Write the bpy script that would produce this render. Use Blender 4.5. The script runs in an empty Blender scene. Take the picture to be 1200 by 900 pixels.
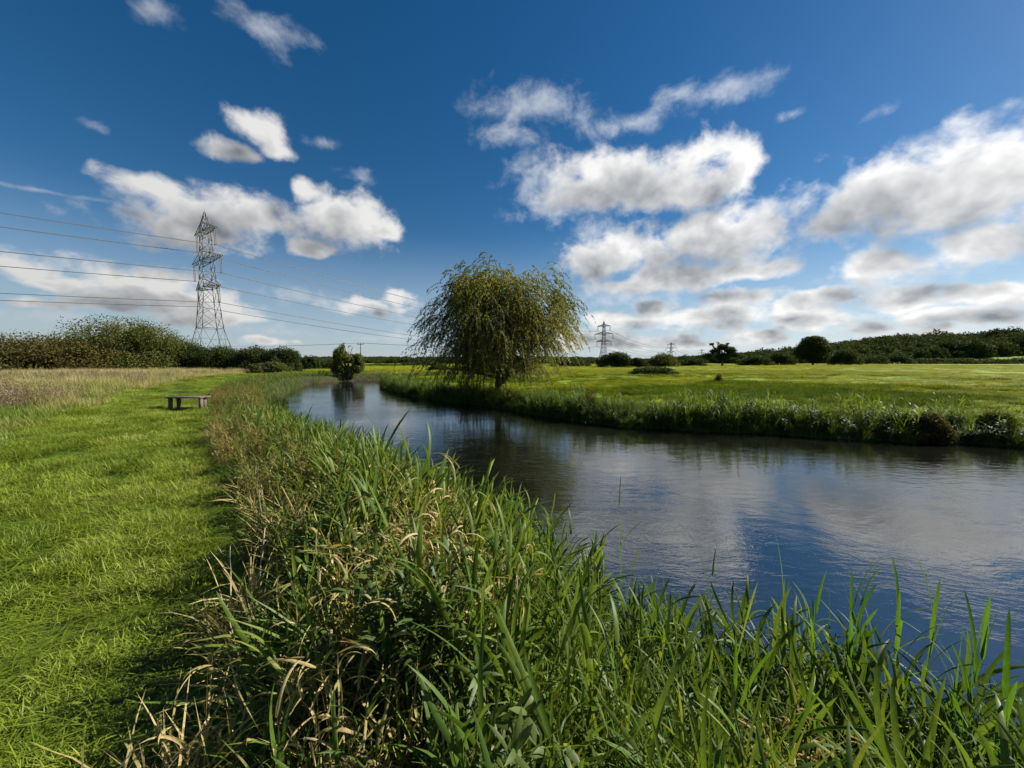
import bpy, math, random
import numpy as np
from mathutils import Vector

scene = bpy.context.scene
C = scene.collection
R = math.radians
rng = np.random.default_rng(11)
random.seed(11)

# ------------------------------------------------------------------ camera
cam_data = bpy.data.cameras.new('camera')
cam_data.sensor_width = 36.0
cam_data.lens = 13.08
cam_data.clip_start = 0.05
cam_data.clip_end = 9000
camera = bpy.data.objects.new('camera', cam_data)
C.objects.link(camera)
camera.location = (0, 0, 1.6)
camera.rotation_euler = (R(90 - 3.41), 0, 0)
scene.camera = camera

# ------------------------------------------------------------------ light
SUN_AZ, SUN_EL = 73.0, 35.0          # degrees to the right of the view direction, above the horizon
scene.view_settings.view_transform = 'Standard'
scene.view_settings.look = 'None'
scene.view_settings.exposure = 1.12
scene.view_settings.gamma = 1.0

sun_data = bpy.data.lights.new('sun', 'SUN')
sun_data.energy = 5.0
sun_data.angle = R(0.53)
sun_data.color = (1.0, 0.95, 0.86)
sun = bpy.data.objects.new('sun', sun_data)
C.objects.link(sun)
sv = Vector((math.sin(R(SUN_AZ)) * math.cos(R(SUN_EL)), math.cos(R(SUN_AZ)) * math.cos(R(SUN_EL)), math.sin(R(SUN_EL))))
sun.rotation_euler = (-sv).to_track_quat('-Z', 'Y').to_euler()
sun.location = (20, 10, 30)

scene.cycles.max_bounces = 6
scene.cycles.transparent_max_bounces = 4
scene.cycles.diffuse_bounces = 2
scene.cycles.glossy_bounces = 3
scene.cycles.transmission_bounces = 2
scene.cycles.caustics_reflective = False
scene.cycles.caustics_refractive = False

# ------------------------------------------------------------------ sky
def ray(px, py):
    """azimuth and elevation (radians) seen at a point of the photograph, used only to set down where clouds stood"""
    a, b, F, th = px - 600.0, 450.0 - py, 436.0, R(3.41)
    d = (a, F * math.cos(th) + b * math.sin(th), -F * math.sin(th) + b * math.cos(th))
    return math.atan2(d[0], d[1]), math.atan2(d[2], math.hypot(d[0], d[1]))

# cloud lobes: (x, y, half width, half height) in the photograph, thick cumulus and thin wisps
THICK = [(302, 152, 30, 22), (270, 178, 34, 11), (315, 172, 24, 16), (178, 222, 48, 17), (225, 262, 80, 30), (290, 250, 50, 26), (345, 220, 18, 14), (400, 262, 58, 32), (455, 272, 26, 10),
         (362, 292, 28, 10), (432, 357, 46, 10), (462, 345, 20, 9), (25, 310, 52, 18), (70, 330, 50, 9), (175, 332, 75, 18), (120, 350, 55, 9), (205, 352, 90, 15), (40, 352, 40, 7),
         (255, 370, 60, 10), (735, 208, 92, 34), (868, 190, 26, 30), (800, 225, 62, 24), (838, 282, 88, 34), (712, 300, 42, 28), (745, 335, 70, 10), (865, 318, 60, 12), (790, 325, 60, 16), (672, 222, 40, 20),
         (1040, 224, 118, 44), (1000, 255, 70, 28), (1175, 214, 72, 36), (1120, 240, 70, 30), (1165, 288, 66, 22), (1030, 315, 62, 17), (965, 345, 48, 9), (870, 352, 40, 14),
         (1300, 230, 90, 50), (1260, 330, 80, 20),
         (830, 372, 70, 12), (735, 378, 50, 12), (700, 396, 60, 8), (955, 375, 60, 12), (1060, 352, 60, 14), (1150, 345, 70, 13), (1130, 372, 90, 12), (1010, 385, 50, 11), (880, 392, 40, 11), (800, 398, 36, 8), (930, 362, 22, 12), (1085, 390, 34, 8), (1175, 368, 40, 12), (765, 362, 26, 10), (655, 402, 30, 8), (720, 405, 40, 6), (320, 398, 30, 5),
         (-80, 300, 70, 30), (-150, 350, 90, 20), (1440, 300, 120, 40)]
WISP = [(635, 128, 62, 26), (600, 160, 40, 14), (850, 108, 54, 16), (795, 112, 22, 14), (745, 140, 50, 12), (925, 137, 18, 6), (1035, 130, 30, 9), (1120, 150, 90, 10), (1195, 120, 14, 9),
        (320, 42, 40, 18), (190, 18, 22, 14), (130, 153, 18, 8), (150, 228, 26, 8), (372, 165, 16, 8), (420, 212, 20, 8), (480, 375, 24, 10), (640, 210, 46, 30), (650, 245, 40, 20), (60, 222, 60, 3),
        (470, 395, 50, 9), (340, 385, 50, 8), (690, 270, 30, 20), (905, 245, 40, 12), (1010, 345, 40, 6), (900, 405, 160, 12), (1100, 395, 140, 14), (740, 350, 60, 14), (1050, 330, 90, 12), (150, 385, 90, 10), (60, 372, 70, 10), (350, 345, 40, 10)]
# the rest of the sky, outside the photograph, carries the same scattered fair-weather cumulus
rs = random.Random(4)
BEHIND = []
for k in range(16):
    az = R(70 + rs.uniform(0, 220)); az = az if az <= math.pi else az - 2 * math.pi
    el = R(rs.uniform(6, 42)); w = rs.uniform(.14, .26)
    BEHIND.append((az, el, w, w * rs.uniform(.3, .5)))

world = bpy.data.worlds.new('World')
scene.world = world
world.use_nodes = True
wt = world.node_tree
wt.nodes.clear()

class NT:
    """small helper for writing node trees"""
    def __init__(self, tree): self.t = tree
    def val(self, n, i, v):
        if v is None: return
        if hasattr(v, 'is_output') or isinstance(v, bpy.types.NodeSocket): self.t.links.new(v, n.inputs[i])
        else: n.inputs[i].default_value = v
    def new(self, typ, **kw):
        n = self.t.nodes.new(typ)
        for k, v in kw.items(): setattr(n, k, v)
        return n
    def math(self, op, a, b=None, c=None, clamp=False):
        n = self.new('ShaderNodeMath', operation=op, use_clamp=clamp)
        self.val(n, 0, a); self.val(n, 1, b); self.val(n, 2, c)
        return n.outputs[0]
    def vmath(self, op, a, b=None, c=None, out=0):
        n = self.new('ShaderNodeVectorMath', operation=op)
        self.val(n, 0, a); self.val(n, 1, b)
        if c is not None: self.val(n, 2, c)
        return n.outputs['Value'] if op in ('LENGTH', 'DOT_PRODUCT') else n.outputs[0]
    def ss(self, x, lo, hi, a=0.0, b=1.0):
        n = self.new('ShaderNodeMapRange', interpolation_type='SMOOTHSTEP')
        self.val(n, 'Value', x); self.val(n, 'From Min', lo); self.val(n, 'From Max', hi); self.val(n, 'To Min', a); self.val(n, 'To Max', b)
        return n.outputs[0]
    def lin(self, x, lo, hi, a=0.0, b=1.0):
        n = self.new('ShaderNodeMapRange')
        self.val(n, 'Value', x); self.val(n, 'From Min', lo); self.val(n, 'From Max', hi); self.val(n, 'To Min', a); self.val(n, 'To Max', b)
        return n.outputs[0]
    def noise(self, v, scale, detail=4, rough=.55, dist=0.0, out='Fac', typ=None, dims='3D'):
        n = self.new('ShaderNodeTexNoise', noise_dimensions=dims)
        if typ: n.noise_type = typ
        if v is not None: self.val(n, 'Vector', v)
        self.val(n, 'Scale', scale); self.val(n, 'Detail', detail); self.val(n, 'Roughness', rough); self.val(n, 'Distortion', dist)
        return n.outputs[out]
    def mix(self, f, a, b, blend='MIX'):
        n = self.new('ShaderNodeMix', data_type='RGBA', blend_type=blend)
        self.val(n, 0, f); self.val(n, 6, a); self.val(n, 7, b)
        return n.outputs[2]
    def combine(self, x, y, z):
        n = self.new('ShaderNodeCombineXYZ')
        self.val(n, 0, x); self.val(n, 1, y); self.val(n, 2, z)
        return n.outputs[0]
    def ramp(self, f, stops):
        n = self.new('ShaderNodeValToRGB')
        e = n.color_ramp.elements
        while len(e) < len(stops): e.new(.5)
        for s, (p, c) in zip(e, stops):
            s.position = p; s.color = (c[0], c[1], c[2], 1)
        self.val(n, 0, f)
        return n.outputs[0]

w = NT(wt)
tc = w.new('ShaderNodeTexCoord')
D = w.vmath('NORMALIZE', tc.outputs['Generated'])
sep = w.new('ShaderNodeSeparateXYZ'); wt.links.new(D, sep.inputs[0])
dx, dy, dz = sep.outputs
az_n = w.math('ARCTAN2', dx, dy)
el_n = w.math('ARCSINE', dz)
P0 = w.combine(az_n, el_n, 0.0)
soft = w.math('POWER', w.math('ADD', w.math('MAXIMUM', dz, 0.0), 0.10), 0.22)
Q0 = w.vmath('SCALE', D); wt.links.new(w.math('DIVIDE', 1.0, soft), Q0.node.inputs['Scale'])

def lobes(P, items):
    acc = None
    for (cx, cy, rx, ry) in items:
        s = (1 / rx, 1 / ry, 0.0)
        m = w.vmath('MULTIPLY_ADD', P, s, (-cx / rx, -cy / ry, 0.0))
        l = w.vmath('LENGTH', m)
        acc = l if acc is None else w.math('SMOOTH_MIN', acc, l, 0.25)
    return acc

def to_ang(items, k=1.0):
    out = []
    for (x, y, rx, ry) in items:
        az, el = ray(x, y)
        a0, _ = ray(x - rx, y); a1, _ = ray(x + rx, y)
        _, e0 = ray(x, y + ry); _, e1 = ray(x, y - ry)
        out.append((az, el, (a1 - a0) / 2 * k, (e1 - e0) / 2 * k))
    return out

thick = to_ang(THICK, 1.12) + BEHIND
wisp = to_ang(WISP, 1.2)

def density(off, with_wisp):
    P = w.vmath('ADD', P0, off + (0.0,)) if off != (0, 0) else P0
    Q = w.vmath('ADD', Q0, (off[0] * 1.3, 0.0, off[1] * 1.6)) if off != (0, 0) else Q0
    wc = w.vmath('SUBTRACT', w.noise(Q, 5.0, 2, .6, out='Color'), (.5, .5, .5))
    wsc = w.vmath('MULTIPLY', wc, (.10, .055, 0))
    Pw = w.vmath('ADD', P, wsc)
    L = lobes(Pw, thick)
    n = w.noise(Q, 10.5, 7 if with_wisp else 3, .58, .15)
    big = w.noise(Q, 24.0, 4 if with_wisp else 1, .5, .1)
    base = w.math('SUBTRACT', 1.0, w.math('MINIMUM', L, 2.2))
    d = w.math('ADD', w.math('MULTIPLY', base, 1.25), w.math('MULTIPLY_ADD', n, 2.7, -1.36))
    d = w.math('ADD', d, w.math('MULTIPLY_ADD', big, .55, -.27))
    if not with_wisp: return d, n, big, None
    W = lobes(Pw, wisp)
    st = w.noise(w.vmath('MULTIPLY', Q, (1.0, 1.0, 1.3)), 13.0, 7, .62, .25)
    dw = w.math('ADD', w.math('MULTIPLY', w.math('SUBTRACT', 1.0, w.math('MINIMUM', W, 2.2)), .9), w.math('MULTIPLY_ADD', st, 3.4, -1.75))
    return d, n, big, dw

d0, n0, b0, dw0 = density((0, 0), True)
d1, n1, b1, _ = density((0.045, 0.05), False)

sky = w.new('ShaderNodeTexSky', sky_type='NISHITA')
sky.sun_disc = False
sky.sun_elevation = R(SUN_EL)
sky.sun_rotation = R(SUN_AZ)
sky.altitude = 20
sky.air_density = 1.0
sky.dust_density = 0.15
sky.ozone_density = 2.2
skyc = sky.outputs[0]
hs = w.new('ShaderNodeHueSaturation'); wt.links.new(skyc, hs.inputs['Color']); hs.inputs['Saturation'].default_value = 1.38; hs.inputs['Value'].default_value = .52
skyc = hs.outputs[0]

mask = w.ss(d0, -0.30, 0.62)
mwisp = w.math('MULTIPLY', w.ss(dw0, -0.25, 1.4), .66)
# light through the cloud: where there is less of it towards the sun it is white, deep inside it is grey
thickness = w.ss(d0, .15, 1.35)
shade = w.math('POWER', w.lin(w.math('ADD', w.math('MULTIPLY', d1, .74), w.math('MULTIPLY', d0, .32)), -.10, 1.35), .8)
sund = w.vmath('DOT_PRODUCT', D, tuple(sv))
sunk = w.lin(sund, -0.6, .95, 0.62, 1.05)
white = w.mix(shade, (6.5, 6.45, 6.35, 1), (1.55, 1.72, 1.95, 1))
white = w.vmath('SCALE', white); wt.links.new(sunk, white.node.inputs['Scale'])
haze_h = w.math('MULTIPLY', w.ss(el_n, 0.34, -0.04), .75)
hz = w.vmath('SCALE', w.combine(3.7, 4.5, 5.5)); wt.links.new(sunk, hz.node.inputs['Scale'])
skyc = w.mix(haze_h, skyc, hz)
wcol = w.vmath('SCALE', w.combine(5.0, 5.3, 5.7)); wt.links.new(sunk, wcol.node.inputs['Scale'])
col = w.mix(mwisp, skyc, wcol)
col = w.mix(w.math('MULTIPLY', mask, .97), col, white)
bg = w.new('ShaderNodeBackground'); wt.links.new(col, bg.inputs[0]); bg.inputs[1].default_value = 0.073
wo = w.new('ShaderNodeOutputWorld'); wt.links.new(bg.outputs[0], wo.inputs[0])
world.cycles.sampling_method = 'MANUAL'
world.cycles.sample_map_resolution = 512

# ------------------------------------------------------------------ helpers
def vnoise(x, y, seed=0):
    x = np.asarray(x, float); y = np.asarray(y, float)
    xi = np.floor(x).astype(np.int64); yi = np.floor(y).astype(np.int64)
    fx = x - xi; fy = y - yi
    fx = fx * fx * (3 - 2 * fx); fy = fy * fy * (3 - 2 * fy)
    def h(a, b):
        n = (a * 374761393 + b * 668265263 + seed * 974634777) & 0xffffffff
        n = ((n ^ (n >> 13)) * 1274126177) & 0xffffffff
        return ((n ^ (n >> 16)) & 0xffff) / 65535.0
    return (h(xi, yi) * (1 - fx) + h(xi + 1, yi) * fx) * (1 - fy) + (h(xi, yi + 1) * (1 - fx) + h(xi + 1, yi + 1) * fx) * fy

def fbm(x, y, seed=0, oct=4):
    s = 0; a = .5
    for k in range(oct):
        s = s + a * vnoise(x * 2 ** k, y * 2 ** k, seed + k); a *= .5
    return s / (1 - .5 ** oct)

def sstep(x, a, b):
    t = np.clip((x - a) / (b - a), 0, 1)
    return t * t * (3 - 2 * t)

WATER = -0.75
NEAR = [(70, -25), (20, -9), (8, -3.4), (4.2, -.5), (2.9, .75), (2.2, 1.5), (1.9, 1.8), (1.45, 2.0), (1.2, 2.2), (.95, 2.45), (.6, 3.05), (-.1, 4.05), (-.85, 4.95), (-1.8, 6.05),
        (-3.05, 7.3), (-4.95, 9.5), (-8.1, 13.5), (-11.5, 18.5), (-13.5, 21.6), (-16.3, 27), (-19, 33), (-21.3, 39.4), (-20.5, 44.5), (-17, 48), (-8, 50.3), (4, 51)]
FAR = [(4, 47.6), (-4, 46.6), (-10, 44), (-13.0, 41), (-13.43, 37.9), (-11.6, 33.2), (-9.42, 29.2), (-7.2, 25.7), (-4.7, 22.7), (-1.85, 20), (0, 17.9), (1.47, 15.9), (3, 14.3), (4.3, 13.2),
       (5.2, 12.95), (6.25, 12.55), (8.2, 12.2), (9.2, 11.7), (10.35, 11.15), (11.9, 10.8), (13.15, 10.75), (14.1, 10.1), (18, 8.4), (30, 3), (70, -13)]

def seg_dist(X, Y, pts):
    best = np.full(X.shape, 1e9)
    for (x0, y0), (x1, y1) in zip(pts[:-1], pts[1:]):
        vx, vy = x1 - x0, y1 - y0
        t = np.clip(((X - x0) * vx + (Y - y0) * vy) / (vx * vx + vy * vy), 0, 1)
        best = np.minimum(best, np.hypot(X - x0 - t * vx, Y - y0 - t * vy))
    return best

def inside(X, Y, poly):
    c = np.zeros(X.shape, bool)
    n = len(poly)
    for i in range(n):
        x0, y0 = poly[i]; x1, y1 = poly[(i + 1) % n]
        if y0 == y1: continue
        cond = (Y < y0) != (Y < y1)
        xs = x0 + (Y - y0) / (y1 - y0) * (x1 - x0)
        c ^= cond & (X < xs)
    return c

def river(X, Y):
    """signed distance to the river (positive on land) and whether the nearest bank is the far one"""
    X = np.asarray(X, float); Y = np.asarray(Y, float)
    wob = (fbm(X * 1.3, Y * 1.3, 77, 3) - .5) * .5
    dn = seg_dist(X, Y, NEAR); df = seg_dist(X, Y, FAR)
    ins = inside(X, Y, NEAR + FAR)
    d = np.minimum(dn, df)
    return np.where(ins, -d, d) + wob * .7, df < dn

def ground_z(X, Y):
    X = np.asarray(X, float); Y = np.asarray(Y, float)
    d, far = river(X, Y)
    near_prof = -.80 + .80 * sstep(d, -.15, 1.5)
    far_prof = -.80 + .50 * sstep(d, -.15, .55) + .30 * sstep(d, .5, 5.0)
    bed = -.80 - .9 * sstep(-d, .0, 2.0)
    z = np.where(d < -.15, bed, np.where(far, far_prof, near_prof))
    rr = np.hypot(X, Y)
    lump = (fbm(X * .8, Y * .8, 3, 3) - .5) * .10 + (fbm(X * 4, Y * 4, 5, 2) - .5) * .035
    lump2 = (fbm(X * .22, Y * .22, 9, 3) - .5) * .35 * sstep(rr, 12, 45)
    z = z + (lump + lump2) * sstep(d, .0, 1.2)
    hill = 27 * sstep(X - .25 * (Y - 400), 250, 640) * sstep(Y, 300, 480)
    far_h = 17 * sstep(Y, 1150, 1700) * (0.5 + .7 * fbm(X * .0016 + 4, Y * .0016, 21, 3)) * sstep(-X, -700, -200)
    return z + hill + far_h

def new_mesh(name, verts, faces_flat, loop_tot, tint=None, smooth=False):
    """faces_flat: flat vertex indices, loop_tot: vertices per face"""
    me = bpy.data.meshes.new(name)
    nv = len(verts); nf = len(loop_tot)
    me.vertices.add(nv); me.vertices.foreach_set('co', np.asarray(verts, np.float32).ravel())
    me.loops.add(len(faces_flat)); me.loops.foreach_set('vertex_index', np.asarray(faces_flat, np.int32))
    me.polygons.add(nf)
    lt = np.asarray(loop_tot, np.int32)
    ls = np.concatenate([[0], np.cumsum(lt)[:-1]]).astype(np.int32)
    me.polygons.foreach_set('loop_start', ls)
    if smooth: me.polygons.foreach_set('use_smooth', np.ones(nf, bool))
    me.update(calc_edges=True)
    if tint is not None:
        a = me.attributes.new('tint', 'FLOAT', 'POINT'); a.data.foreach_set('value', np.asarray(tint, np.float32))
    return me

def quads_mesh(name, verts, quads, tint=None, smooth=False):
    q = np.asarray(quads, np.int32)
    return new_mesh(name, verts, q.ravel(), np.full(len(q), q.shape[1]), tint, smooth)

def link(name, me, mat=None, parent=None, loc=None):
    o = bpy.data.objects.new(name, me)
    C.objects.link(o)
    if mat is not None and me is not None and not me.materials: me.materials.append(mat)
    if parent is not None: o.parent = parent
    if loc is not None: o.location = loc
    return o

def empty(name, loc, rz=0.0):
    o = bpy.data.objects.new(name, None); C.objects.link(o)
    o.location = loc; o.rotation_euler = (0, 0, rz); o.empty_display_size = .2
    return o

def tag(o, label=None, cat=None, group=None, kind=None):
    if label: o['label'] = label
    if cat: o['category'] = cat
    if group: o['group'] = group
    if kind: o['kind'] = kind
    return o

class Geo:
    """collects tubes, bars and boxes into one mesh"""
    def __init__(s): s.v = []; s.f = []; s.n = 0
    def add(s, v, f):
        s.v.append(np.asarray(v, float)); s.f += [tuple(i + s.n for i in q) for q in f]; s.n += len(v)
    def tube(s, pts, radii, sides=6, cap=True):
        pts = [Vector(p) for p in pts]
        vs = []; n = len(pts)
        ref = Vector((0.13, 0.31, 0.94)).normalized()
        for i, p in enumerate(pts):
            t = (pts[min(i + 1, n - 1)] - pts[max(i - 1, 0)]).normalized()
            if abs(t.dot(ref)) > .97: a = t.cross(Vector((1, 0, 0))).normalized()
            else: a = t.cross(ref).normalized()
            b = t.cross(a)
            r = radii[i] if hasattr(radii, '__len__') else radii
            for k in range(sides):
                an = 2 * math.pi * k / sides
                vs.append(p + (a * math.cos(an) + b * math.sin(an)) * r)
        fs = []
        for i in range(n - 1):
            for k in range(sides):
                k2 = (k + 1) % sides
                fs.append((i * sides + k, i * sides + k2, (i + 1) * sides + k2, (i + 1) * sides + k))
        if cap:
            fs.append(tuple(range(sides))[::-1]); fs.append(tuple((n - 1) * sides + k for k in range(sides)))
        s.add([tuple(v) for v in vs], fs)
    def bar(s, a, b, t): s.tube([a, b], t * .7, 4)
    def box(s, c, size, rz=0.0, bev=0.0, jitter=0.0):
        hx, hy, hz = size[0] / 2, size[1] / 2, size[2] / 2
        vs = []
        for z in (-hz, hz):
            for x, y in ((-hx + bev, -hy), (hx - bev, -hy), (hx, -hy + bev), (hx, hy - bev), (hx - bev, hy), (-hx + bev, hy), (-hx, hy - bev), (-hx, -hy + bev)):
                x += random.uniform(-jitter, jitter); y += random.uniform(-jitter, jitter)
                vs.append((c[0] + x * math.cos(rz) - y * math.sin(rz), c[1] + x * math.sin(rz) + y * math.cos(rz), c[2] + z + random.uniform(-jitter, jitter)))
        fs = [tuple(range(8))[::-1], tuple(range(8, 16))] + [(k, (k + 1) % 8, 8 + (k + 1) % 8, 8 + k) for k in range(8)]
        s.add(vs, fs)
    def mesh(s, name, smooth=False):
        v = np.concatenate(s.v)
        flat = [i for q in s.f for i in q]
        return new_mesh(name, v, flat, [len(q) for q in s.f], None, smooth)

# ------------------------------------------------------------------ materials
def mat_base(name):
    m = bpy.data.materials.new(name); m.use_nodes = True
    m.node_tree.nodes.clear()
    n = NT(m.node_tree)
    out = n.new('ShaderNodeOutputMaterial')
    return m, n, out

def leaf_mat(name, stops, translucent=.38, rough=.42, spec=.4, inst=.5, noise_scale=None, blotch=0.0):
    m, n, out = mat_base(name)
    at = n.new('ShaderNodeAttribute', attribute_name='tint')
    f = at.outputs['Fac']
    if inst > 0:
        ai = n.new('ShaderNodeAttribute', attribute_name='var', attribute_type='INSTANCER')
        f = n.math('ADD', n.math('MULTIPLY', f, 1 - inst), n.math('MULTIPLY', ai.outputs['Fac'], inst))
    if noise_scale:
        g = n.new('ShaderNodeNewGeometry')
        f = n.math('ADD', f, n.math('MULTIPLY_ADD', n.noise(g.outputs['Position'], noise_scale, 3), .7, -.35))
    if blotch:
        tco = n.new('ShaderNodeTexCoord').outputs['Object']
        f = n.math('ADD', f, n.math('MULTIPLY_ADD', n.noise(n.vmath('MULTIPLY', tco, (1, 1, .45)), 38, 4, .65), blotch, -blotch * .5))
    c = n.ramp(f, stops)
    if blotch:
        fine = n.noise(n.vmath('MULTIPLY', tco, (1, 1, .12)), 420, 2, .6)
        c = n.mix(1.0, c, n.ramp(fine, [(.3, (.72, .72, .72)), (.7, (1.12, 1.12, 1.12))]), 'MULTIPLY')
    p = n.new('ShaderNodeBsdfPrincipled')
    n.t.links.new(c, p.inputs['Base Color'])
    p.inputs['Roughness'].default_value = rough
    p.inputs['Specular IOR Level'].default_value = spec
    tr = n.new('ShaderNodeBsdfTranslucent')
    tcol = n.mix(1.0, c, (1.25, 1.15, .55, 1), 'MULTIPLY')
    n.t.links.new(tcol, tr.inputs['Color'])
    mx = n.new('ShaderNodeMixShader'); mx.inputs[0].default_value = translucent
    n.t.links.new(p.outputs[0], mx.inputs[1]); n.t.links.new(tr.outputs[0], mx.inputs[2])
    n.t.links.new(mx.outputs[0], out.inputs[0])
    return m

def simple_mat(name, c1, c2, scale=8, rough=.7, metal=0.0, bump=.2, stretch=(1, 1, 1)):
    m, n, out = mat_base(name)
    t = n.new('ShaderNodeTexCoord')
    v = n.vmath('MULTIPLY', t.outputs['Object'], stretch)
    f = n.noise(v, scale, 5, .65)
    c = n.ramp(n.ss(f, .3, .7), [(0, c1), (1, c2)])
    p = n.new('ShaderNodeBsdfPrincipled')
    n.t.links.new(c, p.inputs['Base Color'])
    p.inputs['Roughness'].default_value = rough; p.inputs['Metallic'].default_value = metal
    b = n.new('ShaderNodeBump'); b.inputs['Strength'].default_value = bump; b.inputs['Distance'].default_value = .01
    n.t.links.new(f, b.inputs['Height']); n.t.links.new(b.outputs[0], p.inputs['Normal'])
    n.t.links.new(p.outputs[0], out.inputs[0])
    return m

M_MOWN = leaf_mat('mown_grass_blades', [(0, (.045, .075, .006)), (.35, (.11, .160, .010)), (.7, (.21, .26, .022)), (1, (.38, .36, .13))], .32, .55, .25, .5)
M_REED = leaf_mat('reed_leaf', [(0, (.035, .070, .014)), (.35, (.070, .125, .020)), (.62, (.13, .19, .028)), (.8, (.22, .25, .045)), (1, (.38, .30, .13))], .42, .5, .22, .5, blotch=.55)
M_DRY = leaf_mat('dry_reed_leaf', [(0, (.12, .16, .03)), (.3, (.26, .23, .08)), (.7, (.46, .36, .17)), (1, (.60, .48, .29))], .3, .7, .08, .4, blotch=1.1)
M_HERB = leaf_mat('herb_leaf', [(0, (.045, .08, .015)), (.35, (.10, .13, .025)), (.6, (.20, .18, .045)), (.8, (.26, .16, .06)), (1, (.40, .32, .10))], .4, .5, .3, .6)
M_DARKHERB = leaf_mat('waterside_herb_leaf', [(0, (.02, .04, .010)), (.5, (.045, .08, .016)), (1, (.10, .13, .03))], .3, .5, .25, .5)  # dark green chosen for the shaded face of the far bank fringe
M_WBUSH = leaf_mat('waterside_willow_leaf', [(0, (.04, .06, .015)), (.5, (.10, .125, .025)), (1, (.18, .19, .04))], .35, .6, .1, 0)
M_SEDGE = leaf_mat('waterside_sedge_leaf', [(0, (.03, .032, .012)), (.5, (.065, .06, .02)), (1, (.13, .11, .04))], .3, .6, .1, 0)
M_MEADOW = leaf_mat('meadow_grass_blades', [(0, (.07, .13, .015)), (.35, (.15, .21, .03)), (.65, (.30, .27, .10)), (1, (.46, .37, .22))], .35, .55, .25, .65)
M_SEED = leaf_mat('seed_head', [(0, (.09, .065, .04)), (.5, (.17, .12, .08)), (1, (.38, .31, .22))], .2, .8, .1, .3)
M_FIELD = leaf_mat('field_grass_blades', [(0, (.035, .065, .008)), (.3, (.075, .120, .008)), (.6, (.20, .225, .012)), (1, (.36, .30, .03))], .34, .8, .04, .65)
M_WILLOW = leaf_mat('willow_leaf', [(0, (.055, .07, .018)), (.4, (.145, .165, .035)), (.72, (.27, .24, .035)), (1, (.42, .31, .03))], .52, .55, .15, 0)
M_BUSH = leaf_mat('bush_leaf_olive', [(0, (.035, .048, .012)), (.5, (.085, .098, .022)), (1, (.16, .15, .04))], .3, .6, .08, 0, .6)
M_BROWN = leaf_mat('bush_leaf_brown', [(0, (.035, .034, .012)), (.5, (.075, .066, .02)), (1, (.13, .10, .03))], .3, .6, .08, 0, .6)
M_DARK = leaf_mat('bush_leaf_dark', [(0, (.016, .03, .010)), (.5, (.035, .055, .015)), (.85, (.065, .075, .02)), (1, (.10, .075, .03))], .3, .6, .06, 0, .5)
M_WOODLEAF = leaf_mat('far_wood_leaf', [(0, (.022, .040, .014)), (.5, (.045, .065, .022)), (1, (.075, .085, .03))], .2, .8, .03, .6)
M_BARK = simple_mat('bark', (.035, .028, .02), (.11, .09, .065), 14, .9, 0, .6, (1, 1, .25))
M_STEM = simple_mat('dead_stem', (.12, .10, .07), (.30, .26, .19), 20, .85, 0, .4, (1, 1, .2))
M_STEEL = simple_mat('galvanised_steel', (.085, .09, .095), (.17, .175, .18), 3, .55, .35, .05)
M_CABLE = simple_mat('aluminium_cable', (.10, .105, .11), (.16, .165, .17), 3, .5, .4, .0)
M_INS = simple_mat('insulator_glaze', (.10, .08, .075), (.17, .14, .13), 6, .35, 0, .05)
M_WOOD = simple_mat('weathered_timber', (.03, .024, .018), (.16, .125, .09), 9, .85, 0, .7, (.6, 5, 5))
M_WOODP = simple_mat('pole_timber', (.10, .085, .07), (.22, .19, .16), 9, .85, 0, .3, (2, 2, .3))
M_MUD = simple_mat('mud', (.035, .026, .016), (.09, .07, .045), 7, .7, 0, .6)

# ground: short turf colour on the mown path, rougher pasture elsewhere, wet mud at the water
m, n, out = mat_base('turf')
g = n.new('ShaderNodeNewGeometry'); pos = g.outputs['Position']
nz1 = n.noise(pos, .9, 6, .62); nz2 = n.noise(pos, .06, 5, .6); nz3 = n.noise(pos, 9, 4, .6)
nzs = n.noise(n.vmath('MULTIPLY', pos, (.10, .35, 0)), 1.0, 6, .65)
at = n.new('ShaderNodeAttribute', attribute_name='tint')      # 0 earth by the water, .5 mown turf, 1 pasture
past = n.ramp(n.math('ADD', n.math('MULTIPLY', nzs, .65), n.math('MULTIPLY', nz2, .35)), [(0.30, (.055, .095, .010)), (.47, (.11, .17, .010)), (.6, (.19, .235, .013)), (.75, (.23, .22, .03))])
turf = n.ramp(n.math('ADD', n.math('MULTIPLY', nz1, .5), n.math('MULTIPLY', nz3, .5)), [(0.3, (.025, .045, .008)), (.5, (.05, .09, .010)), (.7, (.085, .12, .02))])
earth = n.ramp(nz3, [(.3, (.018, .016, .009)), (.7, (.06, .05, .03))])
c = n.mix(n.ss(at.outputs['Fac'], .05, .4), earth, turf)
c = n.mix(n.ss(at.outputs['Fac'], .6, 1.0), c, past)
p = n.new('ShaderNodeBsdfPrincipled'); n.t.links.new(c, p.inputs['Base Color']); p.inputs['Roughness'].default_value = .95; p.inputs['Specular IOR Level'].default_value = .1
b = n.new('ShaderNodeBump'); b.inputs['Strength'].default_value = .8; b.inputs['Distance'].default_value = .12
n.t.links.new(n.math('ADD', nz1, n.math('MULTIPLY', nz3, .3)), b.inputs['Height']); n.t.links.new(b.outputs[0], p.inputs['Normal'])
n.t.links.new(p.outputs[0], out.inputs[0]); M_TURF = m

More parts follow.
